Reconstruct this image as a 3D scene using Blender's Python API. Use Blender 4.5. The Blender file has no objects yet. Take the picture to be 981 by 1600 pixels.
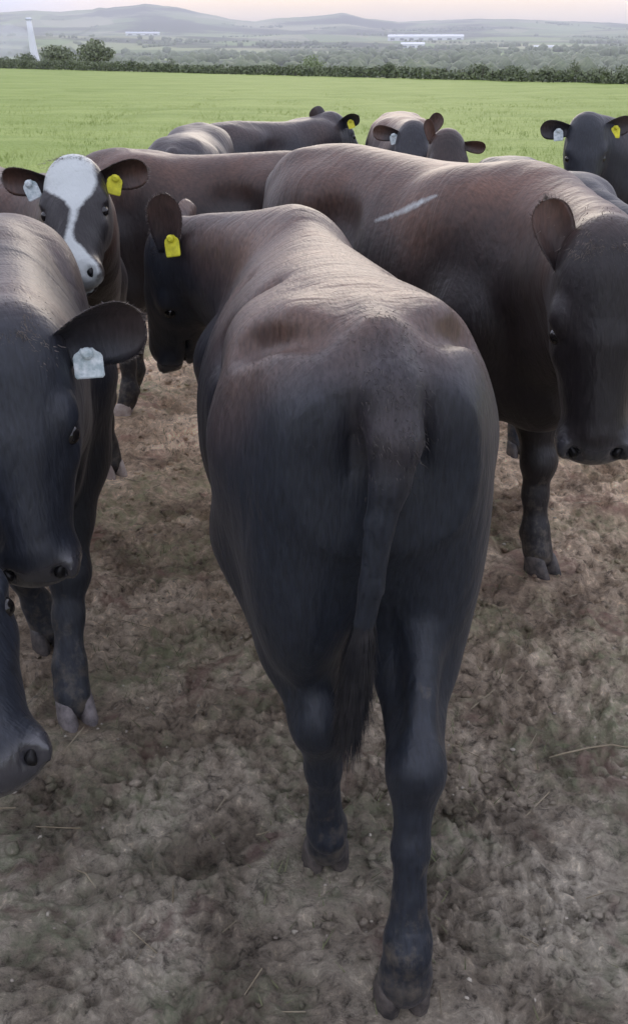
import bpy, math, random
import numpy as np
from mathutils import Vector, Matrix

sc = bpy.context.scene
col = sc.collection
R = math.radians
rng = np.random.default_rng(11)
random.seed(5)

# ------------------------------------------------------------------ camera, light, exposure
PITCH = 25.5
CAM_H = 1.60
cam_d = bpy.data.cameras.new('camera')
cam = bpy.data.objects.new('camera', cam_d)
col.objects.link(cam)
cam.location = (0, 0, CAM_H)
cam.rotation_euler = (R(90 - PITCH), 0, 0)
cam_d.sensor_fit = 'VERTICAL'
cam_d.sensor_height = 24.0
cam_d.lens = 22.5
cam_d.clip_start = 0.05
cam_d.clip_end = 40000
sc.camera = cam

SUN_EL, SUN_AZ = 11.0, 4.0          # azimuth measured from +Y towards +X
world = bpy.data.worlds.new('World')
sc.world = world
world.use_nodes = True
wn, wl = world.node_tree.nodes, world.node_tree.links
wn.clear()


def N(nodes, typ, **kw):
    n = nodes.new(typ)
    for k, v in kw.items():
        if k == 'ins':
            for kk, vv in v.items():
                n.inputs[kk].default_value = vv
        else:
            setattr(n, k, v)
    return n


w_out = N(wn, 'ShaderNodeOutputWorld')
w_bg = N(wn, 'ShaderNodeBackground', ins={'Strength': 0.1})
w_sky = N(wn, 'ShaderNodeTexSky', sky_type='NISHITA', sun_disc=False, sun_elevation=R(SUN_EL), sun_rotation=R(SUN_AZ),
          air_density=1.2, dust_density=3.0, ozone_density=1.4)
w_tc = N(wn, 'ShaderNodeTexCoord')
w_map = N(wn, 'ShaderNodeMapping', ins={'Scale': (1.0, 1.0, 4.0)})
w_noise = N(wn, 'ShaderNodeTexNoise', ins={'Scale': 2.6, 'Detail': 6.0, 'Roughness': 0.55})
w_ramp = N(wn, 'ShaderNodeValToRGB')
w_ramp.color_ramp.elements[0].position = 0.34
w_ramp.color_ramp.elements[0].color = (0.74, 0.74, 0.74, 1)
w_ramp.color_ramp.elements[1].position = 0.62
w_ramp.color_ramp.elements[1].color = (0.97, 0.97, 0.97, 1)
w_cc = N(wn, 'ShaderNodeMixRGB', blend_type='MIX', ins={'Color1': (5.9, 6.3, 8.3, 1), 'Color2': (7.8, 7.8, 9.0, 1)})
w_mix = N(wn, 'ShaderNodeMixRGB', blend_type='MIX')
wl.new(w_tc.outputs['Generated'], w_map.inputs['Vector'])
wl.new(w_map.outputs[0], w_noise.inputs['Vector'])
wl.new(w_noise.outputs['Fac'], w_ramp.inputs['Fac'])
wl.new(w_noise.outputs['Fac'], w_cc.inputs['Fac'])
wl.new(w_ramp.outputs['Color'], w_mix.inputs['Fac'])
wl.new(w_sky.outputs[0], w_mix.inputs['Color1'])
wl.new(w_cc.outputs[0], w_mix.inputs['Color2'])
# a warm break in the cloud low down on the bearing of the hidden sun, as the photograph shows
w_dot = N(wn, 'ShaderNodeVectorMath', operation='DOT_PRODUCT')
w_dot.inputs[1].default_value = (math.sin(R(SUN_AZ)), math.cos(R(SUN_AZ)), 0.0)
w_nrm = N(wn, 'ShaderNodeVectorMath', operation='NORMALIZE')
wl.new(w_tc.outputs['Generated'], w_nrm.inputs[0]); wl.new(w_nrm.outputs[0], w_dot.inputs[0])
w_gl = N(wn, 'ShaderNodeMapRange', interpolation_type='SMOOTHSTEP', ins={'From Min': math.cos(R(20)), 'From Max': math.cos(R(4)), 'To Min': 0.0, 'To Max': 0.85})
wl.new(w_dot.outputs['Value'], w_gl.inputs['Value'])
w_mix2 = N(wn, 'ShaderNodeMixRGB', blend_type='MIX', ins={'Color2': (9.5, 7.2, 4.4, 1)})
wl.new(w_gl.outputs[0], w_mix2.inputs['Fac']); wl.new(w_mix.outputs[0], w_mix2.inputs['Color1'])
wl.new(w_mix2.outputs[0], w_bg.inputs['Color'])
wl.new(w_bg.outputs[0], w_out.inputs['Surface'])

sun_d = bpy.data.lights.new('sun', 'SUN')
sun_d.energy = 0.5
sun_d.angle = R(25)
sun_d.color = (1.0, 0.90, 0.78)
sun = bpy.data.objects.new('sun', sun_d)
col.objects.link(sun)
_sd = Vector((math.sin(R(SUN_AZ)) * math.cos(R(SUN_EL)), math.cos(R(SUN_AZ)) * math.cos(R(SUN_EL)), math.sin(R(SUN_EL))))
sun.rotation_euler = (-_sd).to_track_quat('-Z', 'Y').to_euler()
sun.location = (0, 20, 30)

sc.view_settings.view_transform = 'Standard'
sc.view_settings.look = 'None'
sc.view_settings.exposure = 1.0
sc.view_settings.gamma = 1.0
sc.view_settings.use_curve_mapping = False
sc.render.engine = 'CYCLES'
sc.cycles.use_denoising = True
sc.cycles.max_bounces = 5
sc.cycles.diffuse_bounces = 3
sc.cycles.glossy_bounces = 2
sc.cycles.transmission_bounces = 2
sc.cycles.volume_bounces = 1

CP, SP = math.cos(R(PITCH)), math.sin(R(PITCH))
FPX = 1500.0


def proj(p):
    """world point -> pixel of the 981x1600 photograph (only for printing checks)"""
    x, y, z = p
    z -= CAM_H
    dep = y * CP - z * SP
    up = y * SP + z * CP
    return (490.5 + FPX * x / dep, 800 - FPX * up / dep)


# ------------------------------------------------------------------ helpers
def tag(o, label=None, cat=None, group=None, kind=None):
    if label: o['label'] = label
    if cat: o['category'] = cat
    if group: o['group'] = group
    if kind: o['kind'] = kind
    return o


def mesh_obj(name, verts, faces, mat=None, parent=None, smooth=True):
    me = bpy.data.meshes.new(name)
    verts = np.asarray(verts, np.float32)
    if isinstance(faces, np.ndarray):
        n, k = faces.shape
        me.vertices.add(len(verts))
        me.vertices.foreach_set('co', verts.ravel())
        me.loops.add(n * k)
        me.loops.foreach_set('vertex_index', faces.astype(np.int32).ravel())
        me.polygons.add(n)
        me.polygons.foreach_set('loop_start', np.arange(0, n * k, k, dtype=np.int32))
        me.update(calc_edges=True)
    else:
        me.from_pydata([tuple(map(float, v)) for v in verts], [], [tuple(map(int, f)) for f in faces])
        me.update()
    if smooth:
        me.polygons.foreach_set('use_smooth', np.ones(len(me.polygons), bool))
    if mat is not None:
        me.materials.append(mat)
    o = bpy.data.objects.new(name, me)
    col.objects.link(o)
    if parent is not None:
        o.parent = parent
    return o


def empty(name, loc=(0, 0, 0), rz=0.0):
    o = bpy.data.objects.new(name, None)
    o.empty_display_size = 0.2
    o.location = loc
    o.rotation_euler = (0, 0, rz)
    col.objects.link(o)
    return o


def vattr(me, name, data, vec=False):
    if vec:
        a = me.attributes.new(name, 'FLOAT_VECTOR', 'POINT')
        a.data.foreach_set('vector', np.asarray(data, np.float32).ravel())
    else:
        a = me.attributes.new(name, 'FLOAT', 'POINT')
        a.data.foreach_set('value', np.asarray(data, np.float32).ravel())


def hash2(ix, iy, seed):
    h = (ix.astype(np.int64) * 374761393 + iy.astype(np.int64) * 668265263 + seed * 1442695041) & 0xffffffff
    h = ((h ^ (h >> 13)) * 1274126177) & 0xffffffff
    h = h ^ (h >> 16)
    return (h & 0xffff) / 65535.0


def noise2(x, y, seed=0):
    ix, iy = np.floor(x), np.floor(y)
    fx, fy = x - ix, y - iy
    ux, uy = fx * fx * fx * (fx * (fx * 6 - 15) + 10), fy * fy * fy * (fy * (fy * 6 - 15) + 10)

    def g(dx, dy):
        a = hash2(ix + dx, iy + dy, seed) * 2 * np.pi
        return np.cos(a) * (fx - dx) + np.sin(a) * (fy - dy)
    n = (g(0, 0) * (1 - ux) + g(1, 0) * ux) * (1 - uy) + (g(0, 1) * (1 - ux) + g(1, 1) * ux) * uy
    return n * 1.5


def worley2(x, y, seed=0):
    ix, iy = np.floor(x), np.floor(y)
    best = np.full(x.shape, 9.0)
    for dx in (-1, 0, 1):
        for dy in (-1, 0, 1):
            cx, cy = ix + dx, iy + dy
            px, py = cx + hash2(cx, cy, seed), cy + hash2(cx, cy, seed + 13)
            best = np.minimum(best, (x - px) ** 2 + (y - py) ** 2)
    return np.sqrt(best)


def fbm2(x, y, seed=0, octv=4):
    s, a = 0, 1.0
    for k in range(octv):
        s = s + a * noise2(x * 2 ** k, y * 2 ** k, seed + k)
        a *= 0.5
    return s


def sstep(a, b, x):
    t = np.clip((x - a) / (b - a), 0, 1)
    return t * t * (3 - 2 * t)


# ------------------------------------------------------------------ materials
def new_mat(name):
    m = bpy.data.materials.new(name)
    m.use_nodes = True
    n, l = m.node_tree.nodes, m.node_tree.links
    n.clear()
    out = N(n, 'ShaderNodeOutputMaterial')
    b = N(n, 'ShaderNodeBsdfPrincipled')
    l.new(b.outputs[0], out.inputs['Surface'])
    return m, n, l, b


def noise_mat(name, c1, c2, scale=5.0, rough=0.8, bump=0.0, bscale=None, detail=4.0, lo=0.35, hi=0.65, coords='Object', spec=0.3):
    m, n, l, b = new_mat(name)
    tc = N(n, 'ShaderNodeTexCoord')
    t = N(n, 'ShaderNodeTexNoise', ins={'Scale': scale, 'Detail': detail, 'Roughness': 0.6})
    r = N(n, 'ShaderNodeValToRGB')
    r.color_ramp.elements[0].position = lo
    r.color_ramp.elements[1].position = hi
    r.color_ramp.elements[0].color = (*c1, 1)
    r.color_ramp.elements[1].color = (*c2, 1)
    l.new(tc.outputs[coords], t.inputs['Vector'])
    l.new(t.outputs['Fac'], r.inputs['Fac'])
    l.new(r.outputs['Color'], b.inputs['Base Color'])
    b.inputs['Roughness'].default_value = rough
    b.inputs['Specular IOR Level'].default_value = spec
    if bump:
        t2 = N(n, 'ShaderNodeTexNoise', ins={'Scale': bscale or scale * 4, 'Detail': 5.0})
        bp = N(n, 'ShaderNodeBump', ins={'Strength': bump, 'Distance': 0.01})
        l.new(tc.outputs[coords], t2.inputs['Vector'])
        l.new(t2.outputs['Fac'], bp.inputs['Height'])
        l.new(bp.outputs[0], b.inputs['Normal'])
    return m


def coat_mat(name, dark, brown, amount=1.0):
    """short cattle hair: near black, brown and lighter for sky-lit tops where the attribute 'tone' says so, white where 'blaze' > 0, bare nose"""
    m, n, l, b = new_mat(name)
    tc = N(n, 'ShaderNodeTexCoord')
    tone = N(n, 'ShaderNodeAttribute', attribute_name='tone')
    blz = N(n, 'ShaderNodeAttribute', attribute_name='blaze')
    nose = N(n, 'ShaderNodeAttribute', attribute_name='nose')
    t1 = N(n, 'ShaderNodeTexNoise', ins={'Scale': 3.0, 'Detail': 5.0, 'Roughness': 0.6})
    l.new(tc.outputs['Object'], t1.inputs['Vector'])
    mp = N(n, 'ShaderNodeMapping', ins={'Scale': (170, 60, 36)})
    l.new(tc.outputs['Object'], mp.inputs['Vector'])
    t2 = N(n, 'ShaderNodeTexNoise', ins={'Scale': 1.0, 'Detail': 3.0})
    l.new(mp.outputs[0], t2.inputs['Vector'])
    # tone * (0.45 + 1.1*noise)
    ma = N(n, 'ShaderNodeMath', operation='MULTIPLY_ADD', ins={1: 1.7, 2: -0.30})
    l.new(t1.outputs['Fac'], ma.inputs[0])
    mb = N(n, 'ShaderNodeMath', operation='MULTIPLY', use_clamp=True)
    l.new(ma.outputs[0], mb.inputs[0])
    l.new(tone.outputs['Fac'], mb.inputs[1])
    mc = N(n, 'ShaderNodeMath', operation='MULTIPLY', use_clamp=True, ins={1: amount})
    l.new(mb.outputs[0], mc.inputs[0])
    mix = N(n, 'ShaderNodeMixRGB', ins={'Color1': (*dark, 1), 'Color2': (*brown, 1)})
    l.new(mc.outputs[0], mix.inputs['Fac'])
    hv = N(n, 'ShaderNodeMapRange', ins={'From Min': 0.25, 'From Max': 0.75, 'To Min': 0.65, 'To Max': 1.4})
    l.new(t2.outputs['Fac'], hv.inputs['Value'])
    mul = N(n, 'ShaderNodeMixRGB', blend_type='MULTIPLY', ins={'Fac': 1.0})
    l.new(mix.outputs[0], mul.inputs['Color1'])
    l.new(hv.outputs[0], mul.inputs['Color2'])
    # blaze
    t3 = N(n, 'ShaderNodeTexNoise', ins={'Scale': 55.0, 'Detail': 6.0, 'Roughness': 0.75})
    l.new(tc.outputs['Object'], t3.inputs['Vector'])
    add = N(n, 'ShaderNodeMath', operation='MULTIPLY_ADD', ins={1: 0.022, 2: -0.011})
    l.new(t3.outputs['Fac'], add.inputs[0])
    add2 = N(n, 'ShaderNodeMath', operation='ADD')
    l.new(add.outputs[0], add2.inputs[0])
    l.new(blz.outputs['Fac'], add2.inputs[1])
    th = N(n, 'ShaderNodeMapRange', ins={'From Min': -0.006, 'From Max': 0.008, 'To Min': 0.0, 'To Max': 1.0})
    l.new(add2.outputs[0], th.inputs['Value'])
    mixw = N(n, 'ShaderNodeMixRGB', ins={'Color2': (0.46, 0.49, 0.48, 1)})
    l.new(th.outputs[0], mixw.inputs['Fac'])
    l.new(mul.outputs[0], mixw.inputs['Color1'])
    # dried mud on the shins and splashed up the flanks
    dirt = N(n, 'ShaderNodeAttribute', attribute_name='dirt')
    t4 = N(n, 'ShaderNodeTexNoise', ins={'Scale': 26.0, 'Detail': 6.0, 'Roughness': 0.7})
    l.new(tc.outputs['Object'], t4.inputs['Vector'])
    da = N(n, 'ShaderNodeMath', operation='ADD')
    l.new(t4.outputs['Fac'], da.inputs[0]); l.new(dirt.outputs['Fac'], da.inputs[1])
    dr = N(n, 'ShaderNodeMapRange', ins={'From Min': .72, 'From Max': .95, 'To Max': .8})
    l.new(da.outputs[0], dr.inputs['Value'])
    mixd = N(n, 'ShaderNodeMixRGB', ins={'Color2': (.105, .088, .068, 1)})
    l.new(dr.outputs[0], mixd.inputs['Fac']); l.new(mixw.outputs[0], mixd.inputs['Color1'])
    mixw = mixd
    # nose leather
    mixn = N(n, 'ShaderNodeMixRGB', ins={'Color2': (0.042, 0.041, 0.046, 1)})
    l.new(nose.outputs['Fac'], mixn.inputs['Fac'])
    l.new(mixw.outputs[0], mixn.inputs['Color1'])
    l.new(mixn.outputs[0], b.inputs['Base Color'])
    rr = N(n, 'ShaderNodeMapRange', ins={'From Min': 0.0, 'From Max': 1.0, 'To Min': 0.47, 'To Max': 0.24})
    l.new(nose.outputs['Fac'], rr.inputs['Value'])
    l.new(rr.outputs[0], b.inputs['Roughness'])
    b.inputs['Specular IOR Level'].default_value = 0.32
    sn = N(n, 'ShaderNodeMapRange', ins={'To Min': 0.42, 'To Max': 0.85})
    l.new(nose.outputs['Fac'], sn.inputs['Value']); l.new(sn.outputs[0], b.inputs['Specular IOR Level'])
    b.inputs['Sheen Weight'].default_value = 0.05
    b.inputs['Sheen Roughness'].default_value = 0.35
    b.inputs['Sheen Tint'].default_value = (0.95, 0.88, 0.85, 1)
    bp = N(n, 'ShaderNodeBump', ins={'Strength': 0.4, 'Distance': 0.004})
    l.new(t2.outputs['Fac'], bp.inputs['Height'])
    mp2 = N(n, 'ShaderNodeMapping', ins={'Scale': (9, 22, 6)})
    l.new(tc.outputs['Object'], mp2.inputs['Vector'])
    t5 = N(n, 'ShaderNodeTexNoise', ins={'Scale': 1.0, 'Detail': 4.0, 'Distortion': .6})
    l.new(mp2.outputs[0], t5.inputs['Vector'])
    bp2 = N(n, 'ShaderNodeBump', ins={'Strength': 0.32, 'Distance': 0.02})
    l.new(t5.outputs['Fac'], bp2.inputs['Height']); l.new(bp.outputs[0], bp2.inputs['Normal'])
    l.new(bp2.outputs[0], b.inputs['Normal'])
    return m


M = {}
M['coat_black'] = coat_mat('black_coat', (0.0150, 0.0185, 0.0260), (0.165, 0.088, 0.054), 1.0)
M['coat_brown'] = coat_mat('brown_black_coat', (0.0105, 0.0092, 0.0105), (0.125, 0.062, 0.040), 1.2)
M['hoof'] = noise_mat('hoof_horn', (0.035, 0.032, 0.032), (0.10, 0.085, 0.075), 40, 0.5, 0.2)
M['hoof_pale'] = noise_mat('pale_hoof_horn', (0.28, 0.22, 0.19), (0.42, 0.36, 0.31), 30, 0.5, 0.2)
M['hoof_grey'] = noise_mat('grey_hoof_horn', (.09, .08, .08), (.22, .195, .19), 34, 0.5, 0.2)
M['tag_yellow'] = noise_mat('yellow_tag_plastic', (0.48, 0.46, 0.03), (0.76, 0.72, 0.05), 45, 0.45)
M['tag_white'] = noise_mat('white_tag_plastic', (0.36, 0.44, 0.45), (0.70, 0.75, 0.75), 70, 0.5, 0.2, 200)
M['eye'] = noise_mat('dark_eye', (0.006, 0.005, 0.005), (0.012, 0.010, 0.009), 30, 0.08, spec=0.6)
M['tuft'] = noise_mat('rough_hair', (.05, .042, .04), (.26, .215, .185), 60, .6)
M['eye_dark'] = noise_mat('nostril_shade', (.004, .004, .005), (.010, .009, .009), 60, .45)  # near-black plug standing in for the shade inside each nostril
M['root_hair'] = noise_mat('tail_root_hair', (.025, .023, .024), (.10, .085, .075), 60, .6)
M['hair_dark'] = noise_mat('tail_hair', (0.012, 0.013, 0.016), (0.034, 0.032, 0.034), 30, 0.45)

# ------------------------------------------------------------------ ground: one sheet in a ring grid, cut into mud, pasture and far country
M['mud'] = None


def mud_material():
    m, n, l, b = new_mat('trodden_mud')
    tc = N(n, 'ShaderNodeTexCoord')
    def noise(scale, det=6.0, rough=.62, dist=0.0):
        t = N(n, 'ShaderNodeTexNoise', ins={'Scale': scale, 'Detail': det, 'Roughness': rough, 'Distortion': dist})
        l.new(tc.outputs['Object'], t.inputs['Vector'])
        return t
    def ramp(src, stops):
        r = N(n, 'ShaderNodeValToRGB')
        while len(r.color_ramp.elements) < len(stops):
            r.color_ramp.elements.new(0.5)
        for e, (p, c) in zip(r.color_ramp.elements, stops):
            e.position = p; e.color = (*c, 1)
        l.new(src.outputs['Fac'], r.inputs['Fac'])
        return r
    a = ramp(noise(2.3, 9, .62, .9), [(.36, (.140, .112, .084)), (.46, (.275, .232, .178)), (.54, (.400, .348, .275)), (.64, (.530, .472, .380))])
    f = ramp(noise(30, 9, .78, .5), [(.37, (.28, .27, .26)), (.47, (.85, .84, .82)), (.57, (1.12, 1.11, 1.08)), (.68, (2.0, 1.96, 1.85))])
    mul = N(n, 'ShaderNodeMixRGB', blend_type='MULTIPLY', ins={'Fac': 1.0})
    l.new(a.outputs[0], mul.inputs['Color1']); l.new(f.outputs[0], mul.inputs['Color2'])
    # greenish trampled grass
    g = ramp(noise(1.7, 7, .66, .4), [(.47, (0, 0, 0)), (.60, (.85, .85, .85))])
    g2 = ramp(noise(24, 5, .7), [(.40, (0, 0, 0)), (.62, (1, 1, 1))])
    gm = N(n, 'ShaderNodeMixRGB', blend_type='MULTIPLY', ins={'Fac': 1.0})
    l.new(g.outputs[0], gm.inputs['Color1']); l.new(g2.outputs[0], gm.inputs['Color2'])
    mx = N(n, 'ShaderNodeMixRGB', ins={'Color2': (.215, .240, .140, 1)})
    l.new(gm.outputs[0], mx.inputs['Fac']); l.new(mul.outputs[0], mx.inputs['Color1'])
    # reddish dung
    d = ramp(noise(4.3, 5, .6, .8), [(.57, (0, 0, 0)), (.66, (.75, .75, .75))])
    mx2 = N(n, 'ShaderNodeMixRGB', ins={'Color2': (.200, .130, .105, 1)})
    l.new(d.outputs[0], mx2.inputs['Fac']); l.new(mx.outputs[0], mx2.inputs['Color1'])
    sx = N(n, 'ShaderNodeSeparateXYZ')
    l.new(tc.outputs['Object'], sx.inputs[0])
    far_lift = N(n, 'ShaderNodeMapRange', ins={'From Min': 1.6, 'From Max': 4.0, 'To Min': 0.0, 'To Max': .75})  # mud colour lightened with distance to make up for shade among the cows
    l.new(sx.outputs['Y'], far_lift.inputs['Value'])
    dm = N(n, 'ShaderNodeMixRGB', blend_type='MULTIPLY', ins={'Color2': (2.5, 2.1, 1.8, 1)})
    l.new(far_lift.outputs[0], dm.inputs['Fac']); l.new(mx2.outputs[0], dm.inputs['Color1'])
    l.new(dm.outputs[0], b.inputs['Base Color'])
    rr = N(n, 'ShaderNodeMapRange', ins={'To Min': .45, 'To Max': .95})
    l.new(noise(9, 4).outputs['Fac'], rr.inputs['Value'])
    l.new(rr.outputs[0], b.inputs['Roughness'])
    b.inputs['Specular IOR Level'].default_value = .35
    t = noise(85, 8, .72)
    bp = N(n, 'ShaderNodeBump', ins={'Strength': 1.0, 'Distance': .022})
    l.new(t.outputs['Fac'], bp.inputs['Height'])
    l.new(bp.outputs[0], b.inputs['Normal'])
    return m


def grass_material():
    m, n, l, b = new_mat('pasture_grass')
    tc = N(n, 'ShaderNodeTexCoord')
    mp = N(n, 'ShaderNodeMapping', ins={'Scale': (.12, .45, 1)})
    l.new(tc.outputs['Object'], mp.inputs['Vector'])
    t = N(n, 'ShaderNodeTexNoise', ins={'Scale': 1.3, 'Detail': 9.0, 'Roughness': .68})
    l.new(mp.outputs[0], t.inputs['Vector'])
    r = N(n, 'ShaderNodeValToRGB')
    r.color_ramp.elements[0].position = .30; r.color_ramp.elements[0].color = (.178, .250, .045, 1)
    r.color_ramp.elements[1].position = .70; r.color_ramp.elements[1].color = (.285, .352, .090, 1)
    l.new(t.outputs['Fac'], r.inputs['Fac'])
    l.new(r.outputs[0], b.inputs['Base Color'])
    b.inputs['Roughness'].default_value = .75
    b.inputs['Specular IOR Level'].default_value = .2
    t2 = N(n, 'ShaderNodeTexNoise', ins={'Scale': 9, 'Detail': 6.0})
    l.new(tc.outputs['Object'], t2.inputs['Vector'])
    bp = N(n, 'ShaderNodeBump', ins={'Strength': .6, 'Distance': .08})
    l.new(t2.outputs['Fac'], bp.inputs['Height']); l.new(bp.outputs[0], b.inputs['Normal'])
    return m


def country_material():
    """patchwork of pasture, stubble and woodland on the far side of the valley"""
    m, n, l, b = new_mat('far_country')
    tc = N(n, 'ShaderNodeTexCoord')
    mp = N(n, 'ShaderNodeMapping', ins={'Scale': (.0052, .0030, 0)})
    l.new(tc.outputs['Object'], mp.inputs['Vector'])
    v = N(n, 'ShaderNodeTexVoronoi', feature='F1', ins={'Scale': 1.0, 'Randomness': .9})
    l.new(mp.outputs[0], v.inputs['Vector'])
    r = N(n, 'ShaderNodeValToRGB')
    cs = [(0, (.17, .24, .09)), (.25, (.26, .32, .13)), (.45, (.12, .17, .07)), (.62, (.38, .37, .23)), (.8, (.20, .26, .10)), (1, (.29, .30, .17))]
    while len(r.color_ramp.elements) < len(cs):
        r.color_ramp.elements.new(.5)
    for e, (p, c) in zip(r.color_ramp.elements, cs):
        e.position = p; e.color = (*c, 1)
    sp = N(n, 'ShaderNodeSeparateColor')
    l.new(v.outputs['Color'], sp.inputs[0]); l.new(sp.outputs[0], r.inputs['Fac'])
    t = N(n, 'ShaderNodeTexNoise', ins={'Scale': .0016, 'Detail': 9.0, 'Roughness': .62})
    l.new(tc.outputs['Object'], t.inputs['Vector'])
    wr = N(n, 'ShaderNodeMapRange', ins={'From Min': .47, 'From Max': .54})
    l.new(t.outputs['Fac'], wr.inputs['Value'])
    mx = N(n, 'ShaderNodeMixRGB', ins={'Color2': (.030, .046, .022, 1)})
    l.new(wr.outputs[0], mx.inputs['Fac']); l.new(r.outputs[0], mx.inputs['Color1'])
    l.new(mx.outputs[0], b.inputs['Base Color'])
    b.inputs['Roughness'].default_value = .9
    b.inputs['Specular IOR Level'].default_value = .1
    return m


SKY_PX = [(-1200, 36), (-600, 30), (-200, 26), (0, 22), (60, 17), (100, 20), (150, 15), (160, 11), (175, 13), (230, 6), (280, 11), (330, 22), (365, 29), (400, 33), (430, 28), (480, 25), (535, 19), (570, 28), (620, 34),
          (700, 30), (780, 29), (850, 32), (920, 36), (981, 38), (1300, 34), (1800, 30)]
_saz = np.array([math.atan((x - 490) / 1500 / 1.0 * CP / 1.0) for x, y in SKY_PX])
_sel = np.array([math.tan(R(PITCH) - math.atan((800 - y) / 1500)) * -1 for x, y in SKY_PX])


def hedge_r(az):
    """distance from the camera to the hedge along an azimuth"""
    # line through (-38.5,131) and (18.5,62)
    x0, y0, x1, y1 = -38.5, 131., 18.5, 62.
    a, b = y1 - y0, -(x1 - x0)
    c = a * x0 + b * y0
    den = a * np.sin(az) + b * np.cos(az)
    r = np.where(np.abs(den) > 1e-6, c / den, 1e9)
    return np.where((r < 0) | (r > 400), 400, np.maximum(r, 40))


def far_elev(r, az):
    """terrain height / distance seen beyond the field"""
    rk = np.array([0, 60, 110, 200, 350, 600, 1000, 1500, 2100, 2800, 3600, 4500, 5200, 5600, 6400, 9000, 13000])
    ek = np.array([-.01, -.016, -.017, -.030, -.026, -.019, -.008, -.001, .006, .0105, .0145, .022, .0345, .0375, .030, .016, .01])
    e = np.interp(r, rk, ek)
    sky = np.interp(az, _saz, _sel)
    f = sstep(3200, 5500, r)
    e = e * (1 - f) + f * np.where(r < 5600, sky * np.interp(r, [3200, 4500, 5200, 5600], [.45, .72, .93, 1.0]), sky * np.interp(r, [5600, 7000, 13000], [1, .72, .3]))
    x, y = r * np.sin(az), r * np.cos(az)
    rel = fbm2(x / 900 + 3.1, y / 700, 41, 4) * .0034 * sstep(500, 1500, r) * (1 - sstep(4700, 5500, r))
    rid = np.exp(-((r - 3050 - 500 * np.sin(az * 9 + 1)) / 260) ** 2) * .0045 * sstep(.05, -.12, az) + np.exp(-((r - 1750) / 160) ** 2) * .002 * np.sin(az * 14)
    fine = fbm2(x / 160, y / 160, 77, 3) * .0007 * sstep(4800, 5500, r)
    return e + rel + rid + fine


def ground_z(r, az):
    hr = hedge_r(az)
    t = sstep(1.02, 1.35, r / hr)
    return np.where(r > hr, far_elev(r, az) * r * t, 0.0)


def mud_edge(x, y):
    return 8.6 + .9 * noise2(x * .35, y * .1, 5) + .5 * noise2(x * 1.1, y * .8, 6)


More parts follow.
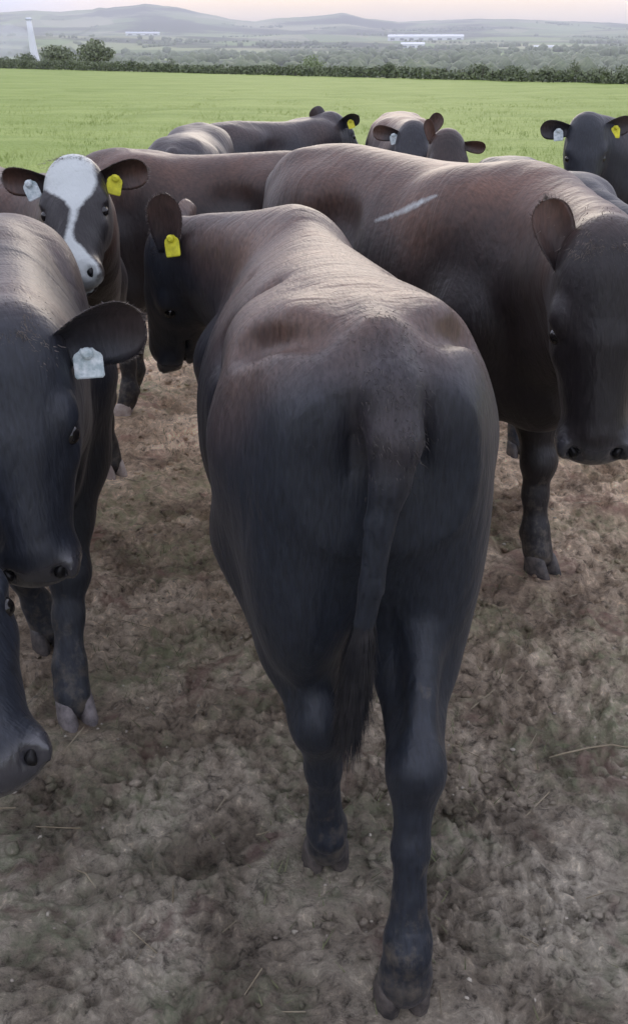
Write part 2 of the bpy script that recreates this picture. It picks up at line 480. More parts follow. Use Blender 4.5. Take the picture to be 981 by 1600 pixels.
def build_ground():
    rs = [0.55]
    while rs[-1] < 12500:
        r = rs[-1]
        rs.append(r * (1.0042 if r < 5 else 1.008 if r < 12 else 1.022 if r < 140 else 1.03 if r < 2500 else 1.016))
    rs = np.array(rs)
    a0 = np.linspace(-21.5, 21.5, 330)
    side = np.array([22, 23, 24.5, 26.5, 29, 32, 36, 41, 47, 54, 62, 72, 84, 98, 114, 132, 150, 166])
    az = np.radians(np.concatenate([-side[::-1], a0, side, [180]]))
    nr, na = len(rs), len(az)
    RR, AA = np.meshgrid(rs, az, indexing='ij')
    X, Y = RR * np.sin(AA), RR * np.cos(AA)
    Z = ground_z(RR, AA)
    near = sstep(14, 7, RR)
    nz = np.zeros_like(Z)
    sub = RR < 14
    x, y = X[sub], Y[sub]
    wx, wy = x + .05 * noise2(x * 5, y * 5, 90), y + .05 * noise2(x * 5, y * 5, 91)
    z = .022 * noise2(wx * 2.2, wy * 2.2, 20) + .020 * noise2(wx * 5.5, wy * 6.5, 21) + .015 * (np.abs(noise2(wx * 12, wy * 15, 22)) - .25) * 1.3 + .012 * noise2(wx * 27, wy * 33, 23) + .0085 * noise2(wx * 60, wy * 66, 24)
    z = z + .018 * np.maximum(0, noise2(wx * 9, wy * 9, 27) - .25) * 2
    clod = sstep(-.05, .45, noise2(wx * 1.9, wy * 1.9, 52) + .3 * noise2(wx * 6, wy * 6, 53))
    z = z + (.5 - worley2(wx * 22, wy * 27, 50)) * (.002 + .022 * clod) + (.5 - worley2(wx * 48, wy * 55, 51)) * (.003 + .012 * clod)
    # hoof prints
    pr = np.random.default_rng(3)
    for k in range(420):
        px, py = pr.uniform(-2.6, 2.6), pr.uniform(.7, 7.5)
        a = pr.uniform(0, math.pi)
        m = (np.abs(x - px) < .16) & (np.abs(y - py) < .16)
        if not m.any(): continue
        dx, dy = x[m] - px, y[m] - py
        u, v = dx * math.cos(a) + dy * math.sin(a), -dx * math.sin(a) + dy * math.cos(a)
        q = np.sqrt((u / .060) ** 2 + (v / .048) ** 2)
        z[m] += pr.uniform(.012, .030) * (-sstep(1.1, .75, q) + .55 * np.exp(-((q - 1.35) / .28) ** 2)) + .006 * np.exp(-(v / .007) ** 2) * (q < .9)
    nz[sub] = z
    Z = Z + nz * near + sstep(7, 20, RR) * .05 * noise2(X * .6, Y * .35, 33) * (RR < 160)
    V = np.concatenate([np.stack([X, Y, Z], -1).reshape(-1, 3), [[0, 0, 0]]])
    ctr = nr * na
    i, j = np.meshgrid(np.arange(nr - 1), np.arange(na), indexing='ij')
    j2 = (j + 1) % na
    F = np.stack([i * na + j, i * na + j2, (i + 1) * na + j2, (i + 1) * na + j], -1).reshape(-1, 4)[:, ::-1]
    cx, cy = V[F, 0].mean(1), V[F, 1].mean(1)
    cr, ca = np.hypot(cx, cy), np.arctan2(cx, cy)
    mud = cr < mud_edge(cx, cy) + .5 * (hash2((cx * 9).astype(int), (cy * 5).astype(int), 7) - .5)
    far = cr > hedge_r(ca) * 1.03
    out = []
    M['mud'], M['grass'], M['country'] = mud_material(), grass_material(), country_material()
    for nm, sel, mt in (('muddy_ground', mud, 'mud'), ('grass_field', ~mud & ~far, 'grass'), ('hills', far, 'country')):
        f = F[sel]
        used = np.unique(f)
        mp = np.full(len(V), -1); mp[used] = np.arange(len(used))
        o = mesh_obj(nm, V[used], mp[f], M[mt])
        tag(o, kind='structure')
        out.append(o)
    # the disc under the camera
    k = 48
    vv = [(0, 0, 0)] + [(.56 * math.sin(2 * math.pi * q / k), .56 * math.cos(2 * math.pi * q / k), -.004) for q in range(k)]
    o = mesh_obj('muddy_ground', vv, [(0, 1 + (q + 1) % k, 1 + q) for q in range(k)], M['mud'])
    tag(o, kind='structure')
    return out


mud_obj, grass_obj, hills_obj = build_ground()


def level_under_feet():
    me = mud_obj.data
    co = np.empty(len(me.vertices) * 3, np.float32)
    me.vertices.foreach_get('co', co)
    co = co.reshape(-1, 3)
    for fx, fy in FEET:
        if abs(fx) > 3 or fy > 9: continue
        d = np.hypot(co[:, 0] - fx, co[:, 1] - fy)
        m = d < .22
        w = sstep(.20, .07, d[m])
        co[m, 2] = co[m, 2] * (1 - w) + .014 * w + .016 * np.exp(-((d[m] - .13) / .03) ** 2)
    me.vertices.foreach_set('co', co.ravel())
    me.update()


# ------------------------------------------------------------------ signed distance modelling of the cattle


def unit(v):
    v = np.asarray(v, float)
    return v / np.linalg.norm(v)


class SDF:
    def __init__(self, lo, hi, h):
        self.h = h
        self.lo = np.asarray(lo, float)
        n = np.ceil((np.asarray(hi, float) - self.lo) / h).astype(int) + 1
        self.n = n
        self.ax = [self.lo[k] + h * np.arange(n[k]) for k in range(3)]
        self.v = np.full(n, 0.12, np.float32)

    def box(self, lo, hi):
        s = []
        for k in range(3):
            a = max(0, int((lo[k] - self.lo[k]) / self.h))
            b = min(self.n[k], int((hi[k] - self.lo[k]) / self.h) + 2)
            if b <= a:
                return None
            s.append(slice(a, b))
        g = np.meshgrid(self.ax[0][s[0]], self.ax[1][s[1]], self.ax[2][s[2]], indexing='ij')
        return tuple(s), g

    def add(self, d, s, k, sub=False):
        a = self.v[s]
        d = d.astype(np.float32)
        if sub:
            d = -d
            hh = np.clip(0.5 - 0.5 * (a - d) / k, 0, 1)   # smooth max
            r = a * (1 - hh) + d * hh + k * hh * (1 - hh)
        else:
            hh = np.clip(0.5 + 0.5 * (a - d) / k, 0, 1)
            r = a * (1 - hh) + d * hh - k * hh * (1 - hh)
        self.v[s] = r

    def cone(self, a, b, r1, r2, k=0.04, sub=False):
        a, b = np.asarray(a, float), np.asarray(b, float)
        pad = max(r1, r2) + 0.12
        bx = self.box(np.minimum(a, b) - pad, np.maximum(a, b) + pad)
        if bx is None: return
        s, (X, Y, Z) = bx
        ab = b - a
        L2 = float(ab @ ab) + 1e-9
        t = np.clip(((X - a[0]) * ab[0] + (Y - a[1]) * ab[1] + (Z - a[2]) * ab[2]) / L2, 0, 1)
        d = np.sqrt((X - a[0] - t * ab[0]) ** 2 + (Y - a[1] - t * ab[1]) ** 2 + (Z - a[2] - t * ab[2]) ** 2) - (r1 + (r2 - r1) * t)
        self.add(d, s, k, sub)

    def chain(self, pts, k=0.03):
        for (p, r), (q, r2) in zip(pts[:-1], pts[1:]):
            self.cone(p, q, r, r2, k)

    def ell(self, c, rad, k=0.04, axes=None, sub=False):
        c = np.asarray(c, float)
        rad = np.asarray(rad, float)
        pad = float(rad.max()) + 0.10
        bx = self.box(c - pad, c + pad)
        if bx is None: return
        s, (X, Y, Z) = bx
        X, Y, Z = X - c[0], Y - c[1], Z - c[2]
        if axes is not None:
            a, b_, c_ = axes
            X, Y, Z = X * a[0] + Y * a[1] + Z * a[2], X * b_[0] + Y * b_[1] + Z * b_[2], X * c_[0] + Y * c_[1] + Z * c_[2]
        k0 = np.sqrt((X / rad[0]) ** 2 + (Y / rad[1]) ** 2 + (Z / rad[2]) ** 2)
        k1 = np.sqrt((X / rad[0] ** 2) ** 2 + (Y / rad[1] ** 2) ** 2 + (Z / rad[2] ** 2) ** 2) + 1e-6
        d = k0 * (k0 - 1.0) / k1
        d = np.where(k0 < 0.2, -rad.min() * 0.8, d)
        self.add(d, s, k, sub)

    def torso(self, prof, p=2.3, k=0.03, ptop=None):
        prof = np.asarray(prof, float)          # y, half width, top, bottom, x offset
        yy = np.linspace(prof[0, 0], prof[-1, 0], 300)
        cols = []
        for j in range(1, 5):
            v = np.interp(yy, prof[:, 0], prof[:, j])
            ker = np.hanning(41); ker /= ker.sum()
            v = np.convolve(np.pad(v, 20, mode='edge'), ker, 'valid')
            cols.append(v)
        lo = (-0.5, prof[0, 0] - 0.1, prof[:, 3].min() - 0.12)
        hi = (0.5, prof[-1, 0] + 0.1, prof[:, 2].max() + 0.12)
        bx = self.box(lo, hi)
        s, (X, Y, Z) = bx
        w, top, bot, xo = [np.interp(Y, yy, c) for c in cols]
        zc = bot + (top - bot) * 0.50
        hz = np.where(Z > zc, top - zc, zc - bot)
        if ptop is not None:
            p = np.where(Z > zc, np.interp(Y, ptop[0], ptop[1]), p)
        q = (np.abs((X - xo) / w) ** p + np.abs((Z - zc) / hz) ** p) ** (1 / p)
        d = (q - 1) * np.minimum(w, hz) * 0.9
        e = np.maximum(yy[0] - Y, Y - yy[-1])
        d = np.where(e > 0, np.sqrt(np.maximum(d, 0) ** 2 + e ** 2), d)
        self.add(d, s, k)

    def mesh(self):
        """naive surface nets"""
        v, h = self.v, self.h
        ins = v < 0
        c = [ins[i:ins.shape[0] - 1 + i, j:ins.shape[1] - 1 + j, k:ins.shape[2] - 1 + k] for i in (0, 1) for j in (0, 1) for k in (0, 1)]
        tot = sum(x.astype(np.int8) for x in c)
        act = (tot > 0) & (tot < 8)
        idx = np.full(act.shape, -1, np.int64)
        ii = np.argwhere(act)
        idx[act] = np.arange(len(ii))
        offs = np.array([(i, j, k) for i in (0, 1) for j in (0, 1) for k in (0, 1)])
        cv = np.stack([v[ii[:, 0] + o[0], ii[:, 1] + o[1], ii[:, 2] + o[2]] for o in offs], 1).astype(float)
        acc = np.zeros((len(ii), 3)); cnt = np.zeros(len(ii))
        for a in range(8):
            for b in range(a + 1, 8):
                if np.abs(offs[a] - offs[b]).sum() != 1: continue
                m = (cv[:, a] < 0) != (cv[:, b] < 0)
                t = cv[m, a] / (cv[m, a] - cv[m, b])
                acc[m] += offs[a] + t[:, None] * (offs[b] - offs[a])
                cnt[m] += 1
        P = self.lo + h * (ii + acc / cnt[:, None])
        F = []
        for ax in range(3):
            sl0 = [slice(1, -1)] * 3; sl1 = [slice(1, -1)] * 3
            sl0[ax] = slice(0, -1); sl1[ax] = slice(1, None)
            a, b = ins[tuple(sl0)], ins[tuple(sl1)]
            e = np.argwhere(a != b)
            inside_first = a[a != b]
            base = e.copy()
            o1, o2 = [k for k in range(3) if k != ax]
            base[:, o1] += 1; base[:, o2] += 1
            def cell(d1, d2):
                q = base.copy(); q[:, o1] -= d1; q[:, o2] -= d2
                return idx[q[:, 0], q[:, 1], q[:, 2]]
            quad = np.stack([cell(1, 1), cell(0, 1), cell(0, 0), cell(1, 0)], 1)
            flip = inside_first if ax != 1 else ~inside_first
            quad[~flip] = quad[~flip][:, ::-1]
            F.append(quad)
        F = np.concatenate(F)
        F = F[(F >= 0).all(1)]
        # light smoothing
        for it in range(1):
            S = np.zeros_like(P); cn = np.zeros(len(P))
            for a in range(4):
                for d in (1, 3):
                    np.add.at(S, F[:, a], P[F[:, (a + d) % 4]])
                    np.add.at(cn, F[:, a], 1)
            P = P * 0.5 + 0.5 * S / np.maximum(cn, 1)[:, None]
        # keep the largest connected piece only is not needed: all primitives overlap
        return P, F


def ear_mesh(root, d, opening, length=0.19, width=0.085, cup=0.45, droop=0.0):
    """cupped leaf-shaped ear; d = direction of its length, opening = direction its hollow faces"""
    d = unit(d)
    o = unit(np.asarray(opening, float) - d * np.dot(opening, d))
    w = np.cross(d, o)
    nt, na = 20, 11
    V = []
    for lay in (0, 1):
        for i in range(nt):
            t = 1 - (1 - i / (nt - 1)) ** 1.5
            hw = width * 0.5 * np.interp(t, [0, .15, .35, .55, .70, .80, .88, .94, .98, 1], [.50, .66, .88, .99, 1.0, .94, .80, .60, .36, .12])
            for j in range(na):
                a = j / (na - 1) * 2 - 1
                c = cup * hw * (1 - a * a) * (1.6 - 0.9 * t)
                th = 0.0075 * (1 - 0.8 * a ** 4) * (1.3 - 0.6 * t)
                p = np.asarray(root) + d * (t * length) + w * (a * hw) - o * (c + (th if lay else 0)) + o * (cup * hw * 0.6)
                p = p + np.array((0, 0, -droop * t * t * length))
                V.append(p)
    F = []
    L = nt * na
    for i in range(nt - 1):
        for j in range(na - 1):
            q = [i * na + j, i * na + j + 1, (i + 1) * na + j + 1, (i + 1) * na + j]
            F.append(q)
            F.append([x + L for x in q[::-1]])
    bd = [(i * na, (i + 1) * na) for i in range(nt - 1)] + [((nt - 1) * na + j, (nt - 1) * na + j + 1) for j in range(na - 1)] + \
         [((i + 1) * na + na - 1, i * na + na - 1) for i in range(nt - 2, -1, -1)] + [(j + 1, j) for j in range(na - 2, -1, -1)]
    for a, b in bd:
        F.append([a, b, b + L, a + L])
    return np.array(V), np.array(F)


TORSO = [(-0.66, .10, 1.17, .86, 0), (-0.60, .175, 1.225, .74, 0), (-0.50, .215, 1.25, .66, 0), (-0.35, .220, 1.262, .61, 0), (-0.15, .235, 1.25, .565, 0),
         (0.08, .272, 1.238, .51, 0), (0.28, .268, 1.245, .50, 0), (0.45, .225, 1.268, .52, 0), (0.58, .175, 1.25, .56, 0), (0.70, .12, 1.15, .64, 0)]


def hoof_mesh(c, fwd, w=0.047, L=0.115, hh=0.065):
    """two claws"""
    V, F = [], []
    fwd = unit((fwd[0], fwd[1], 0)); sd = np.array((fwd[1], -fwd[0], 0))
    for s in (-1, 1):
        base = len(V)
        rings = [(-0.012, 1.0, 0.0), (0.012, 0.98, -0.002), (hh * 0.6, 0.84, -0.010), (hh, 0.70, -0.018), (hh + 0.012, 0.4, -0.02)]
        na = 12
        for (z, sc_, back) in rings:
            for j in range(na):
                a = 2 * math.pi * j / na
                f = math.cos(a); r = math.sin(a)
                x = (0.5 * L * f * (1.05 if f > 0 else 0.85)) * sc_ + back + 0.015
                y = 0.5 * w * r * (1 - 0.28 * max(0, f) ** 2) * (sc_ * 0.5 + 0.5)
                V.append(np.asarray(c) * (1, 1, 0) + fwd * x + sd * (y + s * (w * 0.5 + 0.001) - s * 0.008 * max(0, f) * 0) + np.array((0, 0, z)))
        for i in range(len(rings) - 1):
            for j in range(na):
                F.append([base + i * na + j, base + i * na + (j + 1) % na, base + (i + 1) * na + (j + 1) % na, base + (i + 1) * na + j])
        F.append([base + (len(rings) - 1) * na + j for j in range(na)])
        F.append([base + j for j in range(na)][::-1])
    return V, F


def tag_mesh(c, down, face, w=0.055, hgt=0.062):
    """bevelled ear-tag plate with a neck and a button"""
    down = unit(down); face = unit(np.asarray(face, float) - down * np.dot(face, down)); sd = np.cross(down, face)
    out = [(-.20, -.16), (.20, -.16), (.30, -.04), (.44, .06), (.5, .20), (.5, .92), (.43, 1.0), (-.43, 1.0), (-.5, .92), (-.5, .20), (-.44, .06), (-.30, -.04)]
    n = len(out)
    V, F = [], []
    for lay, sc_ in ((0.0022, .94), (0.0012, 1.0), (-0.0012, 1.0), (-0.0022, .94)):
        for (x, y) in out:
            bend = 0.006 * (y ** 2)
            V.append(np.asarray(c) + sd * (x * w * sc_) + down * (y * hgt * (sc_ if y > .5 else 1)) + face * (lay + bend))
    for i in range(3):
        for j in range(n):
            F.append([i * n + j, i * n + (j + 1) % n, (i + 1) * n + (j + 1) % n, (i + 1) * n + j])
    F.append(list(range(n))); F.append(list(range(3 * n, 4 * n))[::-1])
    b = len(V)
    for z, r in ((0.0, .011), (0.006, .011), (0.009, .006)):
        for j in range(10):
            a = 2 * math.pi * j / 10
            V.append(np.asarray(c) + down * (0.02 * hgt) + sd * (r * math.cos(a)) + down * (r * math.sin(a)) + face * (z + 0.002))
    for i in range(2):
        for j in range(10):
            F.append([b + i * 10 + j, b + i * 10 + (j + 1) % 10, b + (i + 1) * 10 + (j + 1) % 10, b + (i + 1) * 10 + j])
    F.append([b + 20 + j for j in range(10)])
    return V, F


def ball(c, r, n=10):
    V, F = [], []
    for i in range(n + 1):
        for j in range(2 * n):
            a, b = math.pi * i / n, math.pi * j / n
            V.append((c[0] + r * math.sin(a) * math.cos(b), c[1] + r * math.sin(a) * math.sin(b), c[2] + r * math.cos(a)))
    for i in range(n):
        for j in range(2 * n):
            F.append([i * 2 * n + j, (i + 1) * 2 * n + j, (i + 1) * 2 * n + (j + 1) % (2 * n), i * 2 * n + (j + 1) % (2 * n)])
    return V, F


NOFUR = False
FEET = []          # world positions that the mud is levelled under


def cow(name, label, origin, heading, poll, face_u, face_n, scale=1.0, h=0.014, coat='coat_black', ears=(), feet=None, tail=None,
        top_tone=1.0, blaze=False, fur=0, group=None, hoof='hoof', head_scale=1.0, girth=1.0, neck_bow=0.25, rear=None, parts_eyes=True, hoofs=(0, 1, 2, 3),
        neck_r=1.0, tuft=0, scar=None, switch=False, side_tone=.10, hollow=.6, ptop=None, blade=1.0, head_tone=.4, grooves=()):
    """poll, face_u, face_n in world; everything is built in the cow's own frame (+Y forward, +X right, ground z = 0)"""
    hx, hy = unit(heading[:2])
    rz = math.atan2(-hx, hy)
    Rm = np.array([[hy, -hx, 0], [hx, hy, 0], [0, 0, 1.0]])   # world -> local : rows right, forward, up
    root = empty(name, (origin[0], origin[1], 0), rz)
    tag(root, label, 'cow', group)
    O = np.array((origin[0], origin[1], 0.0))
    L = lambda p: Rm @ (np.asarray(p, float) - O)
    D = lambda v: Rm @ np.asarray(v, float)
    S = scale
    P = L(poll); u = unit(D(face_u)); n = D(face_n); n = unit(n - u * (n @ u)); s = np.cross(n, u)   # s: side axis, the animal's left
    hs = head_scale
    H = lambda a, b, c: P + (u * a + s * b + n * c) * hs
    ax = (u, s, n)
    V3 = lambda x, y, z: np.array((x * S, y * S, z * S))
    feet = feet or {}
    # ---- legs: joints of each in local metres (unscaled), moved by the foot offset
    legs = {}
    for nm, sx, base in (('hl', -1, 'h'), ('hr', 1, 'h'), ('fl', -1, 'f'), ('fr', 1, 'f')):
        if base == 'h':
            J = [((.115, -.42, .98), .150), ((.145, -.33, .76), .115), ((.126, -.47, .58), .076), ((.118, -.585, .47), .050), ((.118, -.565, .34), .031), ((.118, -.535, .15), .036), ((.118, -.515, .08), .036), ((.118, -.50, .055), .036)]
        else:
            J = [((.15, .47, .86), .135), ((.155, .44, .64), .095), ((.142, .46, .50), .066), ((.137, .475, .37), .050), ((.135, .475, .26), .037), ((.135, .485, .14), .040), ((.135, .50, .08), .040), ((.135, .515, .055), .038)]
        J = [[np.array((p[0] * sx, p[1], p[2])) * S, r * S] for p, r in J]
        if nm in feet:
            f = feet[nm]
            if isinstance(f, list):                         # explicit joints
                J = [[np.array(p, float), r] for p, r in f]
            else:
                off = L((f[0], f[1], 0)) - J[-1][0]
                for k, w in enumerate((0, .12, .38, .55, .72, .93, 1, 1)):
                    J[k][0] = J[k][0] + np.array((off[0], off[1], 0)) * w
        legs[nm] = J
    pts = [j[0] for l in legs.values() for j in l] + [P + u * .5 * hs, P - u * .1, P + s * .15, P - s * .15, P + n * .1, P - n * .25]
    lo = np.minimum(np.min(pts, 0) - .09, (-.34 * S, -.72 * S, 0)); hi = np.maximum(np.max(pts, 0) + .09, (.34 * S, .74 * S, 1.33 * S))
    lo[2] = -0.03
    G = SDF(lo, hi, h)
    # ---- trunk
    prof = [(y * S, w * S * girth, t * S, b * S, x) for y, w, t, b, x in (rear or TORSO)]
    G.torso(prof, 2.25, ptop=ptop)
    for sx in (-1, 1):
        G.ell(V3(.108 * sx * girth, -.46, .93), np.array((.105, .205, .30)) * S, .05)          # rump / thigh
        G.ell(V3(.112 * sx * girth, -.50, .78), np.array((.095, .155, .24)) * S, .05)
        G.ell(V3(.172 * sx * girth * (.75 + .25 * blade), -.31, 1.105), np.array((.045, .11, .060)) * S, .10)         # hook bone
        G.ell(V3(.085 * sx, -.63, 1.10), np.array((.04, .045, .05)) * S, .06)         # pin bone
        G.ell(V3(.155 * sx * girth * (.4 + .6 * blade), .44, .92 - .12 * (1 - blade)), np.array((.085, .17, .28 - .2 * (1 - blade))) * S, .06)            # shoulder
        G.ell(V3(.12 * sx * girth * blade, .34, 1.12 - .06 * (1 - blade) * 4), np.array((.09, .16, .11)) * S * (.5 + .5 * blade), .08)             # shoulder blade
        G.ell(V3(.235 * sx, -.10, 1.06), np.array((.05, .10, .07)) * S * hollow, .10, sub=True)  # hunger hollow
    G.ell(V3(0, .60, .72), np.array((.12, .13, .18)) * S, .08)                          # brisket
    for nm, J in legs.items():
        for (p, r), (q, r2) in zip(J[:-1], J[1:]):
            G.cone(p, q, r, r2, .035 if r < .09 else .06)
        # dewclaw / heel
        p, r = J[-3]
        G.ell(p + np.array((0, -.03 * S, -.015)), np.array((.03, .022, .025)) * S, .02)
        if nm[0] == 'h':                                                                # point of hock
            p, r = J[3]
            G.ell(p + np.array((0, -.022 * S, .025 * S)), np.array((.034, .032, .045)) * S, .03)
            p2, _ = J[2]
            G.cone(p2 + np.array((0, -.06 * S, .10 * S)), p + np.array((0, -.03 * S, .03 * S)), .03 * S, .022 * S, .04)   # tendon
        else:
            p, r = J[3]
            G.ell(p + np.array((0, .012 * S, 0)), np.array((.047, .042, .055)) * S, .03)
    for gr in grooves:
        for a, b in zip(gr[:-1], gr[1:]):
            for sx in (-1, 1):
                G.cone(V3(a[0] * sx, a[1], a[2]), V3(b[0] * sx, b[1], b[2]), .014 * S, .014 * S, .05, sub=True)
    # ---- neck: crest, middle and throat chains bent towards the head
    for (a, b, r1, r2) in ((V3(0, .46, 1.12), H(.03, 0, -.095), .110, .058), (V3(0, .54, .98), H(.09, 0, -.135), .165, .078), (V3(0, .60, .82), H(.15, 0, -.165), .135, .055)):
        c = a + np.array((0, 1.0, -0.08)) * neck_bow * np.linalg.norm(b - a) + (b - a) * .35
        prev = None
        for t in np.linspace(0, 1, 7):
            q = a * (1 - t) ** 2 + 2 * c * t * (1 - t) + b * t * t
            r = ((r1 * S) * (1 - t) + r2 * hs * t) * neck_r
            if prev is not None:
                G.cone(prev[0], q, prev[1], r, .07)
            prev = (q, r)
    # ---- head
    e = lambda c, r, k=.03, sub=False: G.ell(H(*c), np.array(r) * hs, k * hs, ax, sub)
    e((.065, 0, -.075), (.095, .092, .085), .05)
    e((.15, 0, -.062), (.13, .100, .072), .04)
    e((.20, 0, -.10), (.17, .084, .10), .04)
    for q in (-1, 1):
        e((.168, .084 * q, -.042), (.045, .028, .032), .018)            # brow
        e((.238, .078 * q, -.070), (.035, .022, .028), .025)            # lower lid
        e((.180, .092 * q, -.044), (.020, .018, .012), .008)            # upper lid
        e((.170, .068 * q, -.145), (.100, .034, .075), .04)             # cheek
        e((.310, .052 * q, -.095), (.090, .022, .040), .04)             # side of the face
        e((.315, .058 * q, -.016), (.075, .014, .014), .02, True)       # line beside the nasal bone
    G.cone(H(.22, 0, -.068), H(.40, 0, -.055), .078 * hs, .060 * hs, .03)
    G.cone(H(.17, 0, -.175), H(.39, 0, -.115), .052 * hs, .044 * hs, .04)
    e((.430, 0, -.064), (.058, .084, .056), .03)
    e((.425, 0, -.120), (.055, .054, .032), .02)
    for q in (-1, 1):
        e((.205, .106 * q, -.046), (.022, .016, .015), .010, True)      # eye socket
        e((.440, .066 * q, -.032), (.030, .016, .022), .018)            # nostril wing
        e((.458, .046 * q, -.018), (.021, .016, .018), .006, True)      # nostril
    if h < .013:
        e((.40, 0, -.102), (.085, .10, .0055), .012, True)              # mouth line
    # ---- tail
    if tail is None:
        tail = [((0, -.56, 1.195), .042), ((0, -.655, 1.165), .040), ((0, -.695, 1.08), .033), ((.005, -.70, .95), .026), ((.01, -.69, .75), .021), ((.01, -.68, .55), .016)]
    tl = [(np.array(p) * S, r * S) for p, r in tail]
    if switch:
        m = 2600
        f = rng.random(m)
        zz = .80 - .24 * f
        c = np.stack([np.interp(zz, [q[0][2] for q in tl[::-1]], [q[0][k] for q in tl[::-1]]) for k in (0, 1)], 1)
        a_ = rng.uniform(0, 2 * np.pi, m); r_ = .019 + .012 * np.sin(np.pi * np.clip(f * 1.1, 0, 1))
        rd = np.stack([np.cos(a_), np.sin(a_), 0 * a_], 1)
        Pp = np.concatenate([c, zz[:, None]], 1) + rd * r_[:, None] * .8
        T = Pp + rd * .006 + np.array((-.05, .05, -1)) * (.04 + .07 * rng.random(m))[:, None] + rng.normal(0, .006, (m, 3))
        w = np.cross(rd, (0, 0, 1.0))
        VV, FF = strands(Pp, T, w * .0011, rd)
        o = mesh_obj('tail_switch', VV, FF, M['hair_dark'], root)
        o.data.normals_split_custom_set_from_vertices(np.repeat(rd, 3, 0).tolist())
        o['kind'] = 'stuff'
    for sx in (-1, 1):
        G.ell(V3(.052 * sx, -.715, 1.06), np.array((.016, .045, .085)) * S, .02, sub=True)       # groove beside the tail root
    G.ell(V3(0, -.735, .80), np.array((.020, .055, .20)) * S, .04, sub=True)                     # cleft between the buttocks
    G.chain(tl, .010)
    Pm, F = G.mesh()
    nb = len(Pm)
    V, FF = [Pm], [F]
    for ea in ears:
        ev, ef = ear_mesh(H(ea.get('u', .055), ea['side'] * .080, ea.get('n', -.075)), D(ea['dir']), D(ea['open']), ea.get('len', .19) * hs, ea.get('w', .095) * hs, ea.get('cup', .45), ea.get('droop', 0.))
        FF.append(ef + sum(len(x) for x in V)); V.append(ev)
    V = np.concatenate(V); FA = np.concatenate(FF)
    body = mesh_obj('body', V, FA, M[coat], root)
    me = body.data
    # ---- coat attributes
    rel = (V - P) / hs
    hu, hsd, hn = rel @ u, rel @ s, rel @ n
    yl, zl = V[:, 1] / S, V[:, 2] / S
    head_w = sstep(.30, .16, np.linalg.norm(V - (P + u * .2 * hs), axis=1) / hs)
    back = sstep(.98, 1.22, zl + .035 * noise2(V[:, 0] * 6, yl * 5, 3) * 2) * (1 - head_w)  # brown back coat, with the sky-lit lightness of the tops painted in
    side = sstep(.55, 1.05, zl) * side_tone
    tone = np.clip((back * .80 + side + .03) * top_tone * (1 - (1 - head_tone) * head_w), 0, 1)
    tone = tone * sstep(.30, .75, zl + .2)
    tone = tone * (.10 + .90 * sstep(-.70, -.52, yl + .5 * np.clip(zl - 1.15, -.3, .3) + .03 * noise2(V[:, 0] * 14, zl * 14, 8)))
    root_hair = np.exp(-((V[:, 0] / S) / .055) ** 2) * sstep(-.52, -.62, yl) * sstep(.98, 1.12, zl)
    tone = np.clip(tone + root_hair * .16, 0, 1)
    nose = sstep(.425, .452, hu + .02 * np.abs(hsd) / .07) * sstep(.16, .13, np.abs(hsd)) * sstep(-.14, -.10, hn) * (np.linalg.norm(rel - np.outer(np.ones(len(V)), np.zeros(3)), axis=1) < .62)
    wprof = np.interp(hu, [-.06, -.03, .02, .06, .11, .16, .20, .24, .30, .345, .38, .42, .455, .475], [.03, .058, .074, .088, .090, .066, .036, .013, .010, .016, .046, .066, .074, .05])
    bl = np.where((hn > -.115) & (hu > -.06) & (hu < .5) & (np.abs(hsd) < .12), wprof - np.abs(hsd + .012 * np.sin(hu * 22)), -.05) if blaze else np.full(len(V), -.2)
    if blaze:
        nose = nose * sstep(.466, .478, hu) * .6
    if scar is not None:
        a_, b_ = L(scar[0]), L(scar[1])
        t_ = np.clip(((V - a_) @ (b_ - a_)) / ((b_ - a_) @ (b_ - a_)), 0, 1)
        dd_ = np.linalg.norm(V - a_ - t_[:, None] * (b_ - a_), axis=1)
        bl = np.maximum(bl, .0005 + .009 * t_ * (1 - t_) * 4 - dd_)
    bl[nb:] = -.2; nose[nb:] = 0
    dirt = .17 * sstep(.34, .04, V[:, 2]) + .13 * sstep(.75, .3, V[:, 2]) * (1 - head_w) + .10 * sstep(.2, .6, noise2(V[:, 0] * 5 + yl * 4, zl * 5, 12))
    vattr(me, 'dirt', dirt)
    vattr(me, 'tone', tone); vattr(me, 'nose', nose); vattr(me, 'blaze', bl)
    # ---- hooves
    for k, nm in enumerate(('hl', 'hr', 'fl', 'fr')):
        c = legs[nm][-1][0]
        cw = O + Rm.T @ c
        FEET.append((cw[0], cw[1]))
        if k in hoofs:
            hv, hf = hoof_mesh(c + np.array((0, .0, 0)), (0.0, 1, 0), .052 * S, .118 * S, .066 * S)
            mesh_obj('hoof', hv, hf, M[hoof if not isinstance(hoof, dict) else hoof.get(nm, 'hoof')], root)
    # ---- eyes and tags
    if parts_eyes:
        for q in (-1, 1):
            bv, bf = ball(H(.205, .0885 * q, -.050), .0195 * hs)
            mesh_obj('eye', bv, bf, M['eye'], root)
            if h < .013:
                bv, bf = ball((0, 0, 0), 1.0, 6)
                bv = [H(.450, .0450 * q, -.0305) + (u * (.0160 * x) + s * (.0105 * y + .007 * q * x * x - .004 * q * x) + n * (.0150 * z)) * hs for x, y, z in bv]
                mesh_obj('nostril', bv, bf, M['eye_dark'], root)
